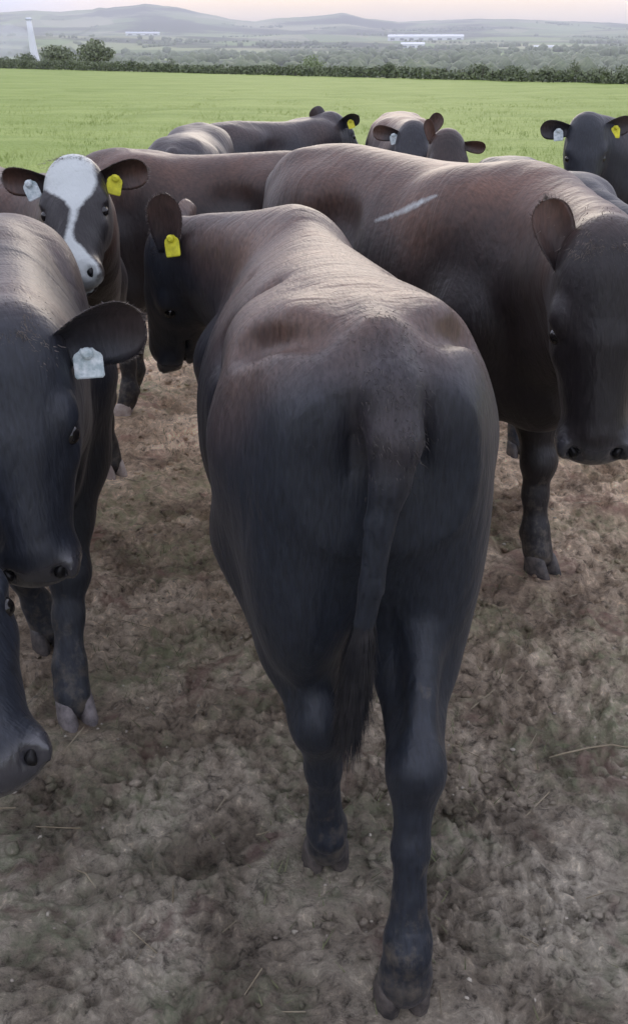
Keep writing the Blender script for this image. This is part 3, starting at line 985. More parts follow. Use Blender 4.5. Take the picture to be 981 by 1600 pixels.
    for ea in ears:
        if 'tag' in ea:
            r0 = H(ea.get('u', .055), ea['side'] * .080, ea.get('n', -.075))
            dd = unit(D(ea['dir'])); oo = unit(D(ea['open'])); oo = unit(oo - dd * (oo @ dd))
            c = r0 + dd * ea.get('len', .19) * hs * ea.get('tag_t', .45) + oo * .012 + np.cross(dd, oo) * ea.get('tag_off', 0.)
            if 'tag_world' in ea:
                c = c + D(ea['tag_world'])
            tv, tf = tag_mesh(c, D(ea.get('tag_down', (0, 0, -1))), D(ea.get('tag_face', ea['open'])), ea.get('tag_w', .050) * hs, ea.get('tag_h', .054) * hs)
            t = mesh_obj('ear_tag', tv, tf, M['tag_' + ea['tag']], root, smooth=False)
            t['label'] = ea['tag'] + ' plastic ear tag'
    # ---- short outer hair that breaks the outline
    if fur and not NOFUR:
        make_fur(body, V, FA, nb, P, u, hs, fur, (tone, nose, bl, dirt), M[coat], root)
    if switch:
        m = 900
        vi = rng.choice(nb, m, p=root_hair[:nb] ** 1.5 / (root_hair[:nb] ** 1.5).sum())
        Pp = V[vi] + rng.normal(0, .004, (m, 3))
        out = np.stack([V[vi, 0] * 1.5, -.25 + 0 * Pp[:, 0], .2 + 0 * Pp[:, 0]], 1) + rng.normal(0, .22, (m, 3)) + np.array((0, -.5, -.3))
        out /= np.linalg.norm(out, axis=1)[:, None]
        w = np.cross(out, rng.normal(size=(m, 3))); w /= np.linalg.norm(w, axis=1)[:, None]
        VV, FF = strands(Pp, Pp + out * (.006 + .012 * rng.random((m, 1))), w * .0006, out)
        mesh_obj('tail_root_hair', VV, FF, M['root_hair'], root)['kind'] = 'stuff'
    if tuft:
        make_tuft(root, H, u, n, s, hs, V[nb:], ears, tuft, coat)
    pr = lambda p: tuple(int(x) for x in proj(O + Rm.T @ p))
    print(name, label[:34], 'poll', pr(P), 'muzzle', pr(H(.49, 0, -.06)), 'withers', pr(V3(0, .5, 1.268)), 'tailhead', pr(V3(0, -.62, 1.225)), 'feet', [(k, pr(l[-1][0])) for k, l in legs.items()], len(V))
    return root, dict(O=O, Rm=Rm, H=H, L=L, D=D, S=S, legs=legs, u=u, n=n, s=s)


def strands(P, T, W, nrm):
    VV = np.stack([P - W, P + W, T], 1).reshape(-1, 3)
    return VV, np.arange(len(P) * 3).reshape(-1, 3)


def make_tuft(root, H, u, n, s, hs, ev, ears, k, coat):
    m = 900
    a = rng.normal(0, .030, m); b = rng.normal(0, .034, m)
    P = np.array([H(.02 + x, y, .004 - .9 * (y / .09) ** 2 * .02 - max(0, -(x)) * .9) for x, y in zip(a, b)])
    d = n * .30 + u * .55 + s * (b / .05)[:, None] * .5 + rng.normal(0, .35, (m, 3))
    d /= np.linalg.norm(d, axis=1)[:, None]
    L_ = (.005 + .013 * rng.random(m))[:, None] * k
    w = np.cross(d, n); w /= np.maximum(np.linalg.norm(w, axis=1), 1e-6)[:, None]
    T = P + d * L_
    VV, FF = strands(P - n * .004, T, w * .0006, n)
    o = mesh_obj('poll_tuft', VV, FF, M['tuft'], root)
    o['kind'] = 'stuff'
    o.data.normals_split_custom_set_from_vertices(np.repeat(d * .3 + n, 3, 0).tolist())
    # fringe along the rims of the ears
    nt, na = 20, 11
    per = 2 * nt * na
    for q in range(len(ears)):
        E = ev[q * per:(q + 1) * per].reshape(2, nt, na, 3)[0]
        root_e, tip = E[0].mean(0), E[-1].mean(0)
        ax = unit(tip - root_e)
        rim = np.concatenate([E[2:, 0], E[-1, 1:-1], E[2:, -1][::-1]])
        cen = E[2:-1].reshape(-1, 3).mean(0)
        f = rng.random(420) * (len(rim) - 1.01); i0 = f.astype(int); fr = (f - i0)[:, None]
        P = rim[i0] * (1 - fr) + rim[i0 + 1] * fr
        d = P - cen; d /= np.linalg.norm(d, axis=1)[:, None]
        d = d + ax * .35 + rng.normal(0, .3, d.shape); d /= np.linalg.norm(d, axis=1)[:, None]
        w = np.cross(d, ax); w /= np.maximum(np.linalg.norm(w, axis=1), 1e-6)[:, None]
        VV, FF = strands(P - d * .003, P + d * (.003 + .012 * rng.random((420, 1)) ** 2) * k, w * .0006, ax)
        mesh_obj('ear_hair', VV, FF, M['tuft'], root)['kind'] = 'stuff'


def make_fur(body, V, F, nb, P, u, hs, count, attrs, mat, root):
    tone, nose, bl, dirt = attrs
    a, b, c, d = V[F[:, 0]], V[F[:, 1]], V[F[:, 2]], V[F[:, 3]]
    nrm = np.cross(c - a, d - b)
    area = np.linalg.norm(nrm, axis=1) / 2
    nrm = nrm / np.maximum(area * 2, 1e-12)[:, None]
    nose_f = nose[F].mean(1)
    w = area * np.where(nose_f > .3, 0, 1) * np.where(a[:, 2] < .06, 0, 1)
    pick = rng.choice(len(F), count, p=w / w.sum())
    r1, r2 = rng.random((count, 1)), rng.random((count, 1))
    p = (a[pick] * (1 - r1) + b[pick] * r1) * (1 - r2) + (d[pick] * (1 - r1) + c[pick] * r1) * r2
    nn = nrm[pick]
    hw = sstep(.30, .20, np.linalg.norm(p - (P + u * .2 * hs), axis=1) / hs)[:, None]
    flow = np.array((0, -1.0, -.25)) * (1 - hw) + u * hw
    lowleg = sstep(.75, .5, p[:, 2])[:, None]
    flow = flow * (1 - lowleg * (1 - hw)) + np.array((0, -.1, -1.0)) * lowleg * (1 - hw)
    flow = flow + rng.normal(0, .22, (count, 3))
    t = flow - nn * (flow * nn).sum(1)[:, None]
    t = t / np.maximum(np.linalg.norm(t, axis=1), 1e-6)[:, None]
    ln = (.006 + .006 * rng.random((count, 1))) * (1 - .35 * hw)
    side = np.cross(nn, t)
    wd = .0005 + .0004 * rng.random((count, 1))
    base = p - nn * .001
    tip = p + t * ln + nn * ln * (.02 + .09 * rng.random((count, 1)))
    VV = np.stack([base + side * wd, base - side * wd, tip], 1).reshape(-1, 3)
    FF = np.arange(count * 3).reshape(-1, 3)
    o = mesh_obj('fur', VV, FF, mat, root)
    me = o.data
    for nm, at in (('tone', tone), ('nose', nose), ('blaze', bl), ('dirt', dirt)):
        f = np.repeat(at[F[pick]].mean(1), 3)
        if nm == 'tone':
            f = np.clip(f * np.repeat(.7 + .7 * rng.random(count), 3), 0, 1)
        vattr(me, nm, f)
    try:
        me.normals_split_custom_set_from_vertices(np.repeat(nn, 3, 0).tolist())
    except Exception as ex:
        print('fur normals', ex)
    o['kind'] = 'stuff'
    return o


# ------------------------------------------------------------------ the cattle
A_TAIL = None
HERD = 'herd of cattle gathered in the field corner'


def herd():
    # A : big animal in the middle, seen from behind, head turned left
    hd = unit((-.124, .992, 0))
    O = np.array((.10, 1.40, 0)) + .62 * hd
    tail = [((0, -.48, 1.200), .050), ((.0, -.60, 1.195), .052), ((.004, -.675, 1.155), .050), ((.006, -.715, 1.09), .042), ((-.002, -.728, 1.03), .031), ((-.015, -.732, .97), .0235), ((-.026, -.732, .86), .0205), ((-.040, -.722, .74), .0165),
            ((-.046, -.705, .64), .015), ((-.050, -.69, .54), .013)]
    rear = [(-0.680, .13, 1.165, .92, 0), (-0.635, .185, 1.222, .78, 0), (-0.50, .202, 1.245, .66, 0), (-0.35, .208, 1.250, .61, 0), (-0.15, .250, 1.242, .565, 0),
            (0.05, .285, 1.232, .50, 0), (0.25, .272, 1.235, .49, 0), (0.45, .205, 1.250, .52, 0), (0.58, .165, 1.23, .56, 0), (0.70, .12, 1.13, .64, 0)]
    hr = [((.105, -.40, .98), .150), ((.112, -.38, .76), .110), ((.085, -.58, .60), .068), ((.060, -.735, .49), .045), ((.050, -.770, .35), .0275), ((.044, -.810, .17), .037), ((.042, -.815, .09), .042), ((.040, -.810, .06), .039)]
    cow('cow', 'black animal seen from behind in the middle, head turned left, tail hanging', O, hd,
        (-.468, 2.80, 1.135), (-.12, .42, -.90), (-.96, -.24, .0), 1.0, .011, 'coat_black', head_scale=1.0, neck_r=1.0,
        ears=[dict(side=1, n=-.045, u=.005, dir=(.03, -.20, .98), open=(-.25, -.95, -.15), tag='yellow', len=.170, w=.102, tag_t=.30, tag_world=(.016, -.01, 0), tag_w=.044, tag_h=.050, tag_down=(.15, -.1, -1), tag_face=(-.3, -1, 0)),
              dict(side=-1, dir=(.25, .85, .25), open=(-.8, .4, 0))],
        feet={'hl': (.026, 1.56), 'hr': hr, 'fl': (-.05, 2.50), 'fr': (.08, 2.62)}, tail=tail, rear=rear, top_tone=1.0, tuft=.5, switch=True, side_tone=.05, hollow=.1, ptop=((-.6, -.35, 0, .3, .6), (2.6, 2.4, 1.95, 1.6, 1.6)), blade=.62, grooves=([(.135, -.16, 1.205), (.235, -.14, 1.12), (.272, -.16, .97), (.262, -.20, .80)], [(.18, .12, 1.16), (.275, .10, 1.03), (.292, .06, .86)], [(.10, -.58, 1.215), (.185, -.44, 1.16)]), fur=140000, group=HERD, hoof={'hl': 'hoof'})
    # B : left foreground, face on, white tag
    cow('cow', 'black animal at the left edge facing the camera with a square white ear tag', (-1.0, 2.71), (.5, -.87),
        (-.535, 1.60, 1.19), (.06, -.20, -.97), (.10, -.97, .2), h=.009, coat='coat_black',
        ears=[dict(side=1, dir=(.90, .10, .32), open=(.1, -.92, -.38), tag='white', len=.168, w=.128, tag_t=.34, tag_world=(0, 0, -.018), tag_down=(.05, -.05, -1), tag_face=(.1, -1, .1), tag_w=.053, tag_h=.046),
              dict(side=-1, dir=(-.92, .10, .2), open=(0, -.9, -.35))],
        feet={'fl': (-.63, 2.07), 'fr': (-.79, 2.42)}, top_tone=.55, tuft=.7, fur=70000, group=HERD, girth=.95, scale=.99, hoof={'fl': 'hoof_grey'})
    # C : only a lowered head at the lower left
    cow('cow', 'lowered black muzzle poking in at the lower left corner', (-1.75, 1.55), (1, -.08),
        (-.66, 1.40, .946), (.42, -.58, -.69), (.25, -.6, .7), .97, .012, 'coat_black',
        ears=[dict(side=-1, dir=(-.4, .8, .2), open=(.5, .4, -.2)), dict(side=1, dir=(-.4, -.8, .2), open=(.5, -.4, -.2))], top_tone=.3, fur=30000, group=HERD, neck_bow=.2)
    # D : white blaze
    cow('cow', 'dark brown animal with a white blaze down its face and two ear tags', (-1.22, 3.92), (.6, -.8),
        (-.70, 2.93, 1.345), (.12, -.72, -.68), (.02, -.68, .73), .96, .011, 'coat_brown', head_scale=.88,
        ears=[dict(side=1, dir=(.95, .12, .18), open=(.1, -.95, -.2), tag='yellow', len=.165, w=.10, tag_t=.33, tag_down=(-.25, 0, -1), tag_face=(.1, -1, 0), tag_w=.05),
              dict(side=-1, dir=(-.95, .1, .08), open=(-.1, -.95, -.2), tag='white', len=.165, w=.095, tag_t=.42, tag_down=(.4, 0, -1), tag_face=(0, -1, 0))],
        feet={'fl': (-.84, 3.70)}, top_tone=.8, blaze=True, tuft=.8, fur=50000, group=HERD, hoof={'fl': 'hoof_pale'})
    # E : side on, behind the blazed one
    cow('cow', 'brownish black animal standing side on behind the white-faced one', (-.46, 4.66), (-1, .04),
        (-1.42, 5.0, 1.02), (-.5, .2, -.8), (-.7, .1, .5), .955, .018, 'coat_brown',
        ears=[dict(side=1, dir=(-.2, .9, .1), open=(-.9, -.1, 0)), dict(side=-1, dir=(-.2, -.9, .1), open=(-.9, .1, 0))],
        feet={'fl': (-.92, 4.45)}, top_tone=.8, group=HERD, hoof={'fl': 'hoof_pale', 'hl': 'hoof'}, fur=24000)
    # G : large brown black animal at the right
    cow('cow', 'large dark brown animal at the right turning its broad face to the camera', (.33, 3.295), (.58, -.81),
        (.645, 2.14, 1.245), (.02, -.14, -.98), (-.16, -.96, .2), 1.045, .0095, 'coat_brown',
        ears=[dict(side=-1, dir=(-.30, .25, .90), open=(-.05, -.97, .1), len=.15, w=.085, u=.07),
              dict(side=1, dir=(.9, .25, .2), open=(.05, -.97, -.2))],
        feet={'fl': (.765, 2.87), 'fr': (.50, 3.05)}, top_tone=1.0, tuft=1.2, fur=110000, scar=((.188, 3.078, 1.133), (.352, 2.879, 1.233)), group=HERD, head_scale=1.09)
    # H : back of an animal behind G at the right
    cow('cow', 'blue black back passing behind the large brown animal at the right', (.97, 4.42), (.10, -1),
        (1.28, 3.30, 1.05), (.2, -.6, -.75), (.1, -.75, .6), .93, .018, 'coat_black',
        ears=[dict(side=1, dir=(.9, .2, .1), open=(0, -.9, -.2)), dict(side=-1, dir=(-.9, .2, .1), open=(0, -.9, -.2))], top_tone=.12, group=HERD, fur=24000)
    # I : far right head
    cow('cow', 'black animal standing alone at the far right, both ears out with pale tags', (2.15, 6.35), (-.45, -.89),
        (1.46, 5.50, 1.30), (-.01, -.22, -.97), (-.1, -.96, .22), 1.0, .015, 'coat_black',
        ears=[dict(side=-1, dir=(-.95, .1, .05), open=(-.1, -.95, -.25), tag='white', len=.165, w=.105, tag_t=.42, tag_down=(.1, 0, -1)),
              dict(side=1, dir=(.93, .1, .22), open=(.1, -.95, -.25), tag='yellow', len=.165, w=.105, tag_t=.45)], top_tone=.3, group=HERD, fur=12000)
    # J1, J2, K1, K2 : back row
    cow('cow', 'black rump at the left end of the back row', (-.73, 6.05), (.03, 1),
        (-.72, 7.15, .95), (0, .4, -.9), (0, .9, .4), .955, .02, 'coat_black', top_tone=.3, group=HERD, girth=.92,
        ears=[dict(side=1, dir=(.9, 0, .1), open=(0, .9, 0)), dict(side=-1, dir=(-.9, 0, .1), open=(0, .9, 0))])
    cow('cow', 'black back row animal seen from behind, two ears up and a yellow tag', (-.30, 7.55), (.82, .57),
        (.15, 7.85, 1.20), (.55, .35, -.75), (.5, .6, .7), .93, .02, 'coat_black', top_tone=.35, group=HERD,
        ears=[dict(side=1, dir=(-.55, -.2, .75), open=(0, .9, 0), len=.17, w=.12), dict(side=-1, dir=(.75, -.45, .35), open=(.2, -.9, -.3), len=.17, w=.11, tag='yellow', tag_t=.55, tag_face=(.2, -1, 0), tag_down=(.3, -.1, -1))])
    cow('cow', 'black face with a white ear tag in the middle of the back row', (.62, 7.30), (-.05, -1),
        (.60, 6.28, 1.225), (-.05, -.35, -.92), (-.15, -.93, .3), .97, .018, 'coat_black', top_tone=1.3, group=HERD,
        ears=[dict(side=-1, dir=(-.95, .1, .15), open=(-.1, -.95, -.2), tag='white', tag_t=.25, tag_down=(.3, 0, -1), len=.17), dict(side=1, dir=(.5, .1, .75), open=(.1, -.95, -.2), len=.15)])
    cow('cow', 'smaller brown animal with a rounded poll peeping over the large back', (.80, 6.05), (-.12, -1),
        (.685, 5.22, 1.255), (.03, -.45, -.88), (.05, -.88, .45), .80, .016, 'coat_brown', top_tone=2.2, head_tone=1.0, group=HERD, head_scale=.92,
        ears=[dict(side=-1, dir=(-.25, .1, .95), open=(-.2, -.95, -.2), len=.14, w=.06), dict(side=1, dir=(.9, .1, -.12), open=(.1, -.95, -.2), len=.14, w=.07)])


import time as _t
_t0 = _t.time()
herd()
print('herd', _t.time() - _t0)
level_under_feet()

# ------------------------------------------------------------------ vegetation, far buildings, litter


def at_px(px, py, dist):
    """a place on the bearing of a photograph column at a ground distance"""
    az = math.atan((px - 490) / 1500 * CP)
    return az


def bearing(px, py=90):
    t = math.atan((800 - py) / 1500) - R(PITCH)          # elevation in the middle column
    dirv = np.array(((px - 490) / 1500, CP + (800 - py) / 1500 * SP, -SP + (800 - py) / 1500 * CP))
    return math.atan2(dirv[0], dirv[1]), dirv[2] / math.hypot(dirv[0], dirv[1])


def leaf_cloud(centers, radii, n, size, seed):
    g = np.random.default_rng(seed)
    centers = np.asarray(centers, float); radii = np.asarray(radii, float)
    w = radii ** 2
    k = g.choice(len(centers), n, p=w / w.sum())
    d = g.normal(size=(n, 3)); d /= np.linalg.norm(d, axis=1)[:, None]
    rr = radii[k] * (.55 + .5 * g.random(n) ** .6)
    c = centers[k] + d * rr[:, None] * (1, 1, .85)
    a = g.normal(size=(n, 3)); a /= np.linalg.norm(a, axis=1)[:, None]
    nn = d * .7 + a * .7
    t1 = np.cross(nn, g.normal(size=(n, 3))); t1 /= np.linalg.norm(t1, axis=1)[:, None]
    t2 = np.cross(nn, t1); t2 /= np.linalg.norm(t2, axis=1)[:, None]
    s = (size * (.6 + .8 * g.random(n)))[:, None]
    V = np.stack([c - t1 * s * .5, c + t2 * s * .35 , c + t1 * s * .55, c - t2 * s * .35], 1).reshape(-1, 3)
    return V, np.arange(n * 4).reshape(-1, 4)


M['leaf_dark'] = noise_mat('hedge_leaves', (.105, .130, .070), (.185, .215, .115), .9, .7, coords='Object')
M['leaf_mid'] = noise_mat('tree_leaves', (.140, .165, .095), (.225, .255, .145), .7, .7, coords='Object')
M['leaf_pale'] = noise_mat('pale_leaves', (.210, .260, .130), (.300, .350, .180), .8, .7, coords='Object')
M['bark'] = noise_mat('bark', (.045, .036, .028), (.09, .075, .06), 6, .9, .3)
M['white_clad'] = noise_mat('white_cladding', (.80, .82, .85), (.88, .89, .90), .05, .5)
M['roof_grey'] = noise_mat('pale_roof', (.70, .76, .84), (.80, .84, .90), .03, .5)
M['door_grey'] = noise_mat('grey_door', (.10, .11, .13), (.16, .17, .19), .5, .6)  # plain grey of the shed doors


def tree(px, r, z0, hgt, wid, mat, label, seed, n=900, group='trees along the far hedge', name='tree', lean=0., cat='tree'):
    az, _ = bearing(px)
    g = np.random.default_rng(seed)
    x, y = r * math.sin(az), r * math.cos(az)
    root = empty(name, (x, y, z0))
    tag(root, label, cat, group)
    cs, rd = [], []
    for k in range(11):
        a = g.uniform(0, 2 * math.pi); q = math.sqrt(g.random()) * .36 * wid
        zz = hgt * (.42 + .40 * g.random() * (1 - (q / (.5 * wid)) ** 2))
        cs.append((q * math.cos(a), q * math.sin(a), zz)); rd.append(g.uniform(.17, .27) * wid)
    cs.append((0, 0, hgt - .24 * wid)); rd.append(.25 * wid)
    V, F = leaf_cloud(cs, rd, n, .070 * wid, seed)
    V[:, 2] = np.maximum(V[:, 2], .05 * hgt)
    mesh_obj('crown', V, F, M[mat], root, smooth=False)
    tv, tf = [], []
    def limb(p, q, r1, r2):
        b = len(tv); p, q = np.array(p, float), np.array(q, float)
        d = unit(q - p); u_ = unit(np.cross(d, (0.3, 1, .2))); v_ = np.cross(d, u_)
        for c, rr in ((p, r1), ((p + q) / 2 + u_ * r1 * .3, (r1 + r2) / 2), (q, r2)):
            for j in range(7):
                an = 2 * math.pi * j / 7
                tv.append(c + u_ * rr * math.cos(an) + v_ * rr * math.sin(an))
        for i in range(2):
            for j in range(7):
                tf.append([b + i * 7 + j, b + i * 7 + (j + 1) % 7, b + (i + 1) * 7 + (j + 1) % 7, b + (i + 1) * 7 + j])
    limb((0, 0, -.3), (0, 0, hgt * .45), .05 * wid + .05, .03 * wid)
    for c in cs[:7]:
        limb((0, 0, hgt * .3), c, .025 * wid, .008 * wid)
    mesh_obj('trunk', tv, tf, M['bark'], root)
    return root


def hedge():
    p0, p1 = np.array((-62., 159.5)), np.array((46., 28.8))
    d = p1 - p0; Ln = np.linalg.norm(d); d = d / Ln
    g = np.random.default_rng(8)
    cs, rd = [], []
    s = 0
    while s < Ln:
        p = p0 + d * s
        hh = .66 + .16 * noise2(np.array([s * .12]), np.array([.3]), 4)[0] + .14 * noise2(np.array([s * .5]), np.array([.7]), 9)[0]
        hh *= .35 + .65 * (np.hypot(*p) / 75)
        cs += [(p[0], p[1], hh * .35), (p[0] + g.normal() * .15, p[1] + g.normal() * .15, hh * .72)]
        rd += [.40, .30]
        s += .42
    root = empty('hedge', (float(p0[0]), float(p0[1]), 0))
    tag(root, 'long clipped hedge along the far edge of the green field', 'hedge')
    V, F = leaf_cloud(cs, rd, 36000, .20, 5)
    V = V - (p0[0], p0[1], 0)
    V[:, 2] = np.maximum(V[:, 2], .01)
    mesh_obj('foliage', V, F, M['leaf_dark'], root, smooth=False)
    tv, tf = [], []
    for k in range(0, len(cs), 4):
        b = len(tv); x, y = cs[k][0] - p0[0], cs[k][1] - p0[1]
        for z, rr in ((-.1, .05), (.7, .02)):
            tv += [(x + rr, y, z), (x, y + rr, z), (x - rr, y, z), (x, y - rr, z)]
        tf += [[b + j, b + (j + 1) % 4, b + 4 + (j + 1) % 4, b + 4 + j] for j in range(4)]
    o = mesh_obj('stem', tv, tf, M['bark'], root)
    o['kind'] = 'stuff'


hedge()
HR = lambda px: float(hedge_r(np.array([bearing(px)[0]]))[0])
# trees standing in or just behind the hedge
tree(152, HR(152) + 9, -.3, 3.6, 4.3, 'leaf_mid', 'broad rounded tree at the left of the far hedge', 1, 1500)
tree(92, HR(92) + 10, -.3, 3.0, 4.4, 'leaf_mid', 'low spreading tree left of the broad rounded one', 2, 1500)
tree(40, HR(40) + 8, -.3, 2.2, 2.9, 'leaf_dark', 'small dark tree below the white chimney', 3, 1000)
tree(6, HR(6) + 6, -.3, 1.7, 2.6, 'leaf_dark', 'dark bush at the left edge behind the hedge', 4, 700, cat='bush', name='bush')
tree(488, HR(488) + 4, -.2, 1.85, 2.1, 'leaf_pale', 'pale airy tree rising over the middle of the hedge', 5, 700)
tree(265, HR(265) + .5, 0, 1.35, 1.1, 'leaf_dark', 'small upright bush breaking the hedge line right of the trees', 6, 500, cat='bush', name='bush')
tree(606, HR(606) + .5, 0, 1.15, 1.5, 'leaf_dark', 'dark round bush in the hedge below the long white sheds', 7, 600, cat='bush', name='bush')
tree(748, HR(748) + .5, 0, 1.05, 2.0, 'leaf_dark', 'dark broad bush in the hedge right of centre', 8, 700, cat='bush', name='bush')
tree(800, HR(800) + .5, 0, 0.95, 1.6, 'leaf_dark', 'low dark bush between two larger hedge bushes', 9, 600, cat='bush', name='bush')
tree(860, HR(860) + .5, 0, 0.95, 1.5, 'leaf_mid', 'mid green bush in the hedge left of the tall sapling', 10, 600, cat='bush', name='bush')
tree(897, HR(897) + 1, 0, 1.35, 1.2, 'leaf_mid', 'tall sapling standing above the right part of the hedge', 11, 600)
tree(938, HR(938) + .5, 0, 0.95, 1.6, 'leaf_mid', 'green bush between the sapling and the right edge', 12, 600, cat='bush', name='bush')
tree(976, HR(976) + .5, 0, 1.0, 1.7, 'leaf_mid', 'green bush at the right edge of the hedge', 13, 600, cat='bush', name='bush')


def far_place(px, py):
    """the point of the far terrain that the photograph shows at this pixel"""
    az, el = bearing(px, py)
    rr = np.concatenate([np.arange(300, 1000, 10), np.arange(1000, 5600, 20)])
    zz = far_elev(rr, np.full(len(rr), az)) * rr
    ok = np.where((zz - CAM_H) / rr >= el)[0]
    r = rr[ok[0]] if len(ok) else 2000.
    return r * math.sin(az), r * math.cos(az), float(far_elev(np.array([r]), np.array([az]))[0] * r), r, az


def shed(px0, px1, py, hpx, label, depth=40, bays=5, group='white buildings across the valley'):
    xc = (px0 + px1) / 2
    x, y, z, r, az = far_place(xc, py)
    k = r / 1500 * 1.0
    wid, hgt = (px1 - px0) * k, hpx * k
    root = empty('white_shed', (x, y, z - .5), -az)
    tag(root, label, 'shed', group)
    w, d, e, rg = wid / 2, depth / 2, hgt * .62, hgt
    V = [(-w, -d, -3), (w, -d, -3), (w, d, -3), (-w, d, -3), (-w, -d, e), (w, -d, e), (w, d, e), (-w, d, e), (-w, 0, rg - .3), (w, 0, rg - .3)]
    F = [(0, 1, 5, 4), (1, 2, 6, 9, 5), (2, 3, 7, 6), (3, 0, 4, 8, 7)]
    mesh_obj('wall', V, F, M['white_clad'], root, smooth=False)
    o_ = 1.0
    V = [(-w - o_, -d - o_, e - .2), (w + o_, -d - o_, e - .2), (w + o_, 0, rg), (-w - o_, 0, rg), (w + o_, d + o_, e - .2), (-w - o_, d + o_, e - .2)]
    V = V + [(a, b, c + .4) for a, b, c in V]
    F = [(6, 7, 8, 9), (9, 8, 10, 11), (3, 2, 1, 0), (5, 4, 2, 3), (0, 1, 7, 6), (4, 5, 11, 10), (1, 2, 8, 7), (2, 4, 10, 8), (5, 3, 9, 11), (3, 0, 6, 9)]
    mesh_obj('roof', V, F, M['roof_grey'], root, smooth=False)
    for b in range(bays):
        cx = -w + (b + .5) * 2 * w / bays
        dw, dh = w / bays * .45, e * .55
        V = [(cx - dw, -d - .25, 0), (cx + dw, -d - .25, 0), (cx + dw, -d - .25, dh), (cx - dw, -d - .25, dh), (cx - dw, -d, 0), (cx + dw, -d, 0), (cx + dw, -d, dh), (cx - dw, -d, dh)]
        mesh_obj('door', V, [(0, 1, 2, 3), (1, 5, 6, 2), (4, 0, 3, 7), (3, 2, 6, 7)], M['door_grey'], root, smooth=False)
    return root


shed(200, 246, 55, 4.0, 'long low white shed on the hillside left of centre', 30, 4)
shed(612, 716, 63, 7.5, 'very long white factory shed on the far hillside', 60, 8)
shed(628, 660, 74, 6.5, 'smaller white shed just below the long factory shed', 40, 3)
shed(836, 868, 75, 3.2, 'small white shed in the valley at the right', 24, 3)
shed(912, 938, 96, 3.5, 'pale low shed close behind the right end of the hedge', 12, 2)


def chimney():
    az, el = bearing(54, 76)
    r = 900.0
    x, y, z = r * math.sin(az), r * math.cos(az), float(far_elev(np.array([r]), np.array([az]))[0] * r)
    k = r / 1500 * 1.5
    root = empty('chimney', (x, y, z - 1))
    tag(root, 'tall slender white chimney rising from the valley at the far left', 'chimney')
    H_ = (math.tan(R(PITCH)) and bearing(50, 25)[1] * r + CAM_H - z)
    prof = [(0, 5.5 * k), (.10, 4.4 * k), (.35, 3.4 * k), (.7, 2.7 * k), (1.0, 2.2 * k), (1.0, 1.8 * k)]
    V, F = [], []
    for (t, rr) in prof:
        for j in range(20):
            a = 2 * math.pi * j / 20
            V.append((rr * math.cos(a) - t * 2.5 * k, rr * math.sin(a), t * H_))
    for i in range(len(prof) - 1):
        for j in range(20):
            F.append([i * 20 + j, i * 20 + (j + 1) % 20, (i + 1) * 20 + (j + 1) % 20, (i + 1) * 20 + j])
    mesh_obj('shaft', V, F, M['white_clad'], root)
    V, F = [], []
    for (t, rr) in ((.955, 2.6 * k), (.955, 2.9 * k), (.985, 2.9 * k), (.985, 2.4 * k)):
        for j in range(20):
            a = 2 * math.pi * j / 20
            V.append((rr * math.cos(a) - t * 2.5 * k, rr * math.sin(a), t * H_))
    for i in range(3):
        for j in range(20):
            F.append([i * 20 + j, i * 20 + (j + 1) % 20, (i + 1) * 20 + (j + 1) % 20, (i + 1) * 20 + j])
    mesh_obj('rim', V, F, M['roof_grey'], root)


chimney()


def smoke():
    m = bpy.data.materials.new('pale_smoke')
    m.use_nodes = True
    n, l = m.node_tree.nodes, m.node_tree.links
    n.clear()
    out = N(n, 'ShaderNodeOutputMaterial')
    v = N(n, 'ShaderNodeVolumePrincipled', ins={'Color': (.93, .95, .99, 1), 'Density': .028})
    l.new(v.outputs[0], out.inputs['Volume'])
    V, F = [], []
    for px, py, rr in ((28, 66, 13), (8, 72, 14), (14, 55, 10), (-12, 80, 12), (34, 82, 8)):
        az, el = bearing(px, py)
        c = (1000 * math.sin(az), 1000 * math.cos(az), 1000 * el + CAM_H)
        bv, bf = ball(c, rr, 8)
        F += [[q + len(V) for q in f] for f in bf]; V += bv
    # one closed skin round all puffs
    S_ = np.array(V); lo, hi = S_.min(0) - 3, S_.max(0) + 3
    G = SDF(lo, hi, 1.6); G.v[:] = 50
    X, Y, Z = np.meshgrid(*G.ax, indexing='ij')
    for px, py, rr in ((28, 66, 13), (8, 72, 14), (14, 55, 10), (-12, 80, 12), (34, 82, 8)):
        az, el = bearing(px, py)
        c = (1000 * math.sin(az), 1000 * math.cos(az), 1000 * el + CAM_H)
        G.v = np.minimum(G.v, np.sqrt((X - c[0]) ** 2 + (Y - c[1]) ** 2 + (Z - c[2]) ** 2) - rr)
    P, F = G.mesh()
    o = mesh_obj('smoke', P, F, m)
    tag(o, 'pale bank of smoke beside the white chimney', 'smoke', kind='stuff')


smoke()


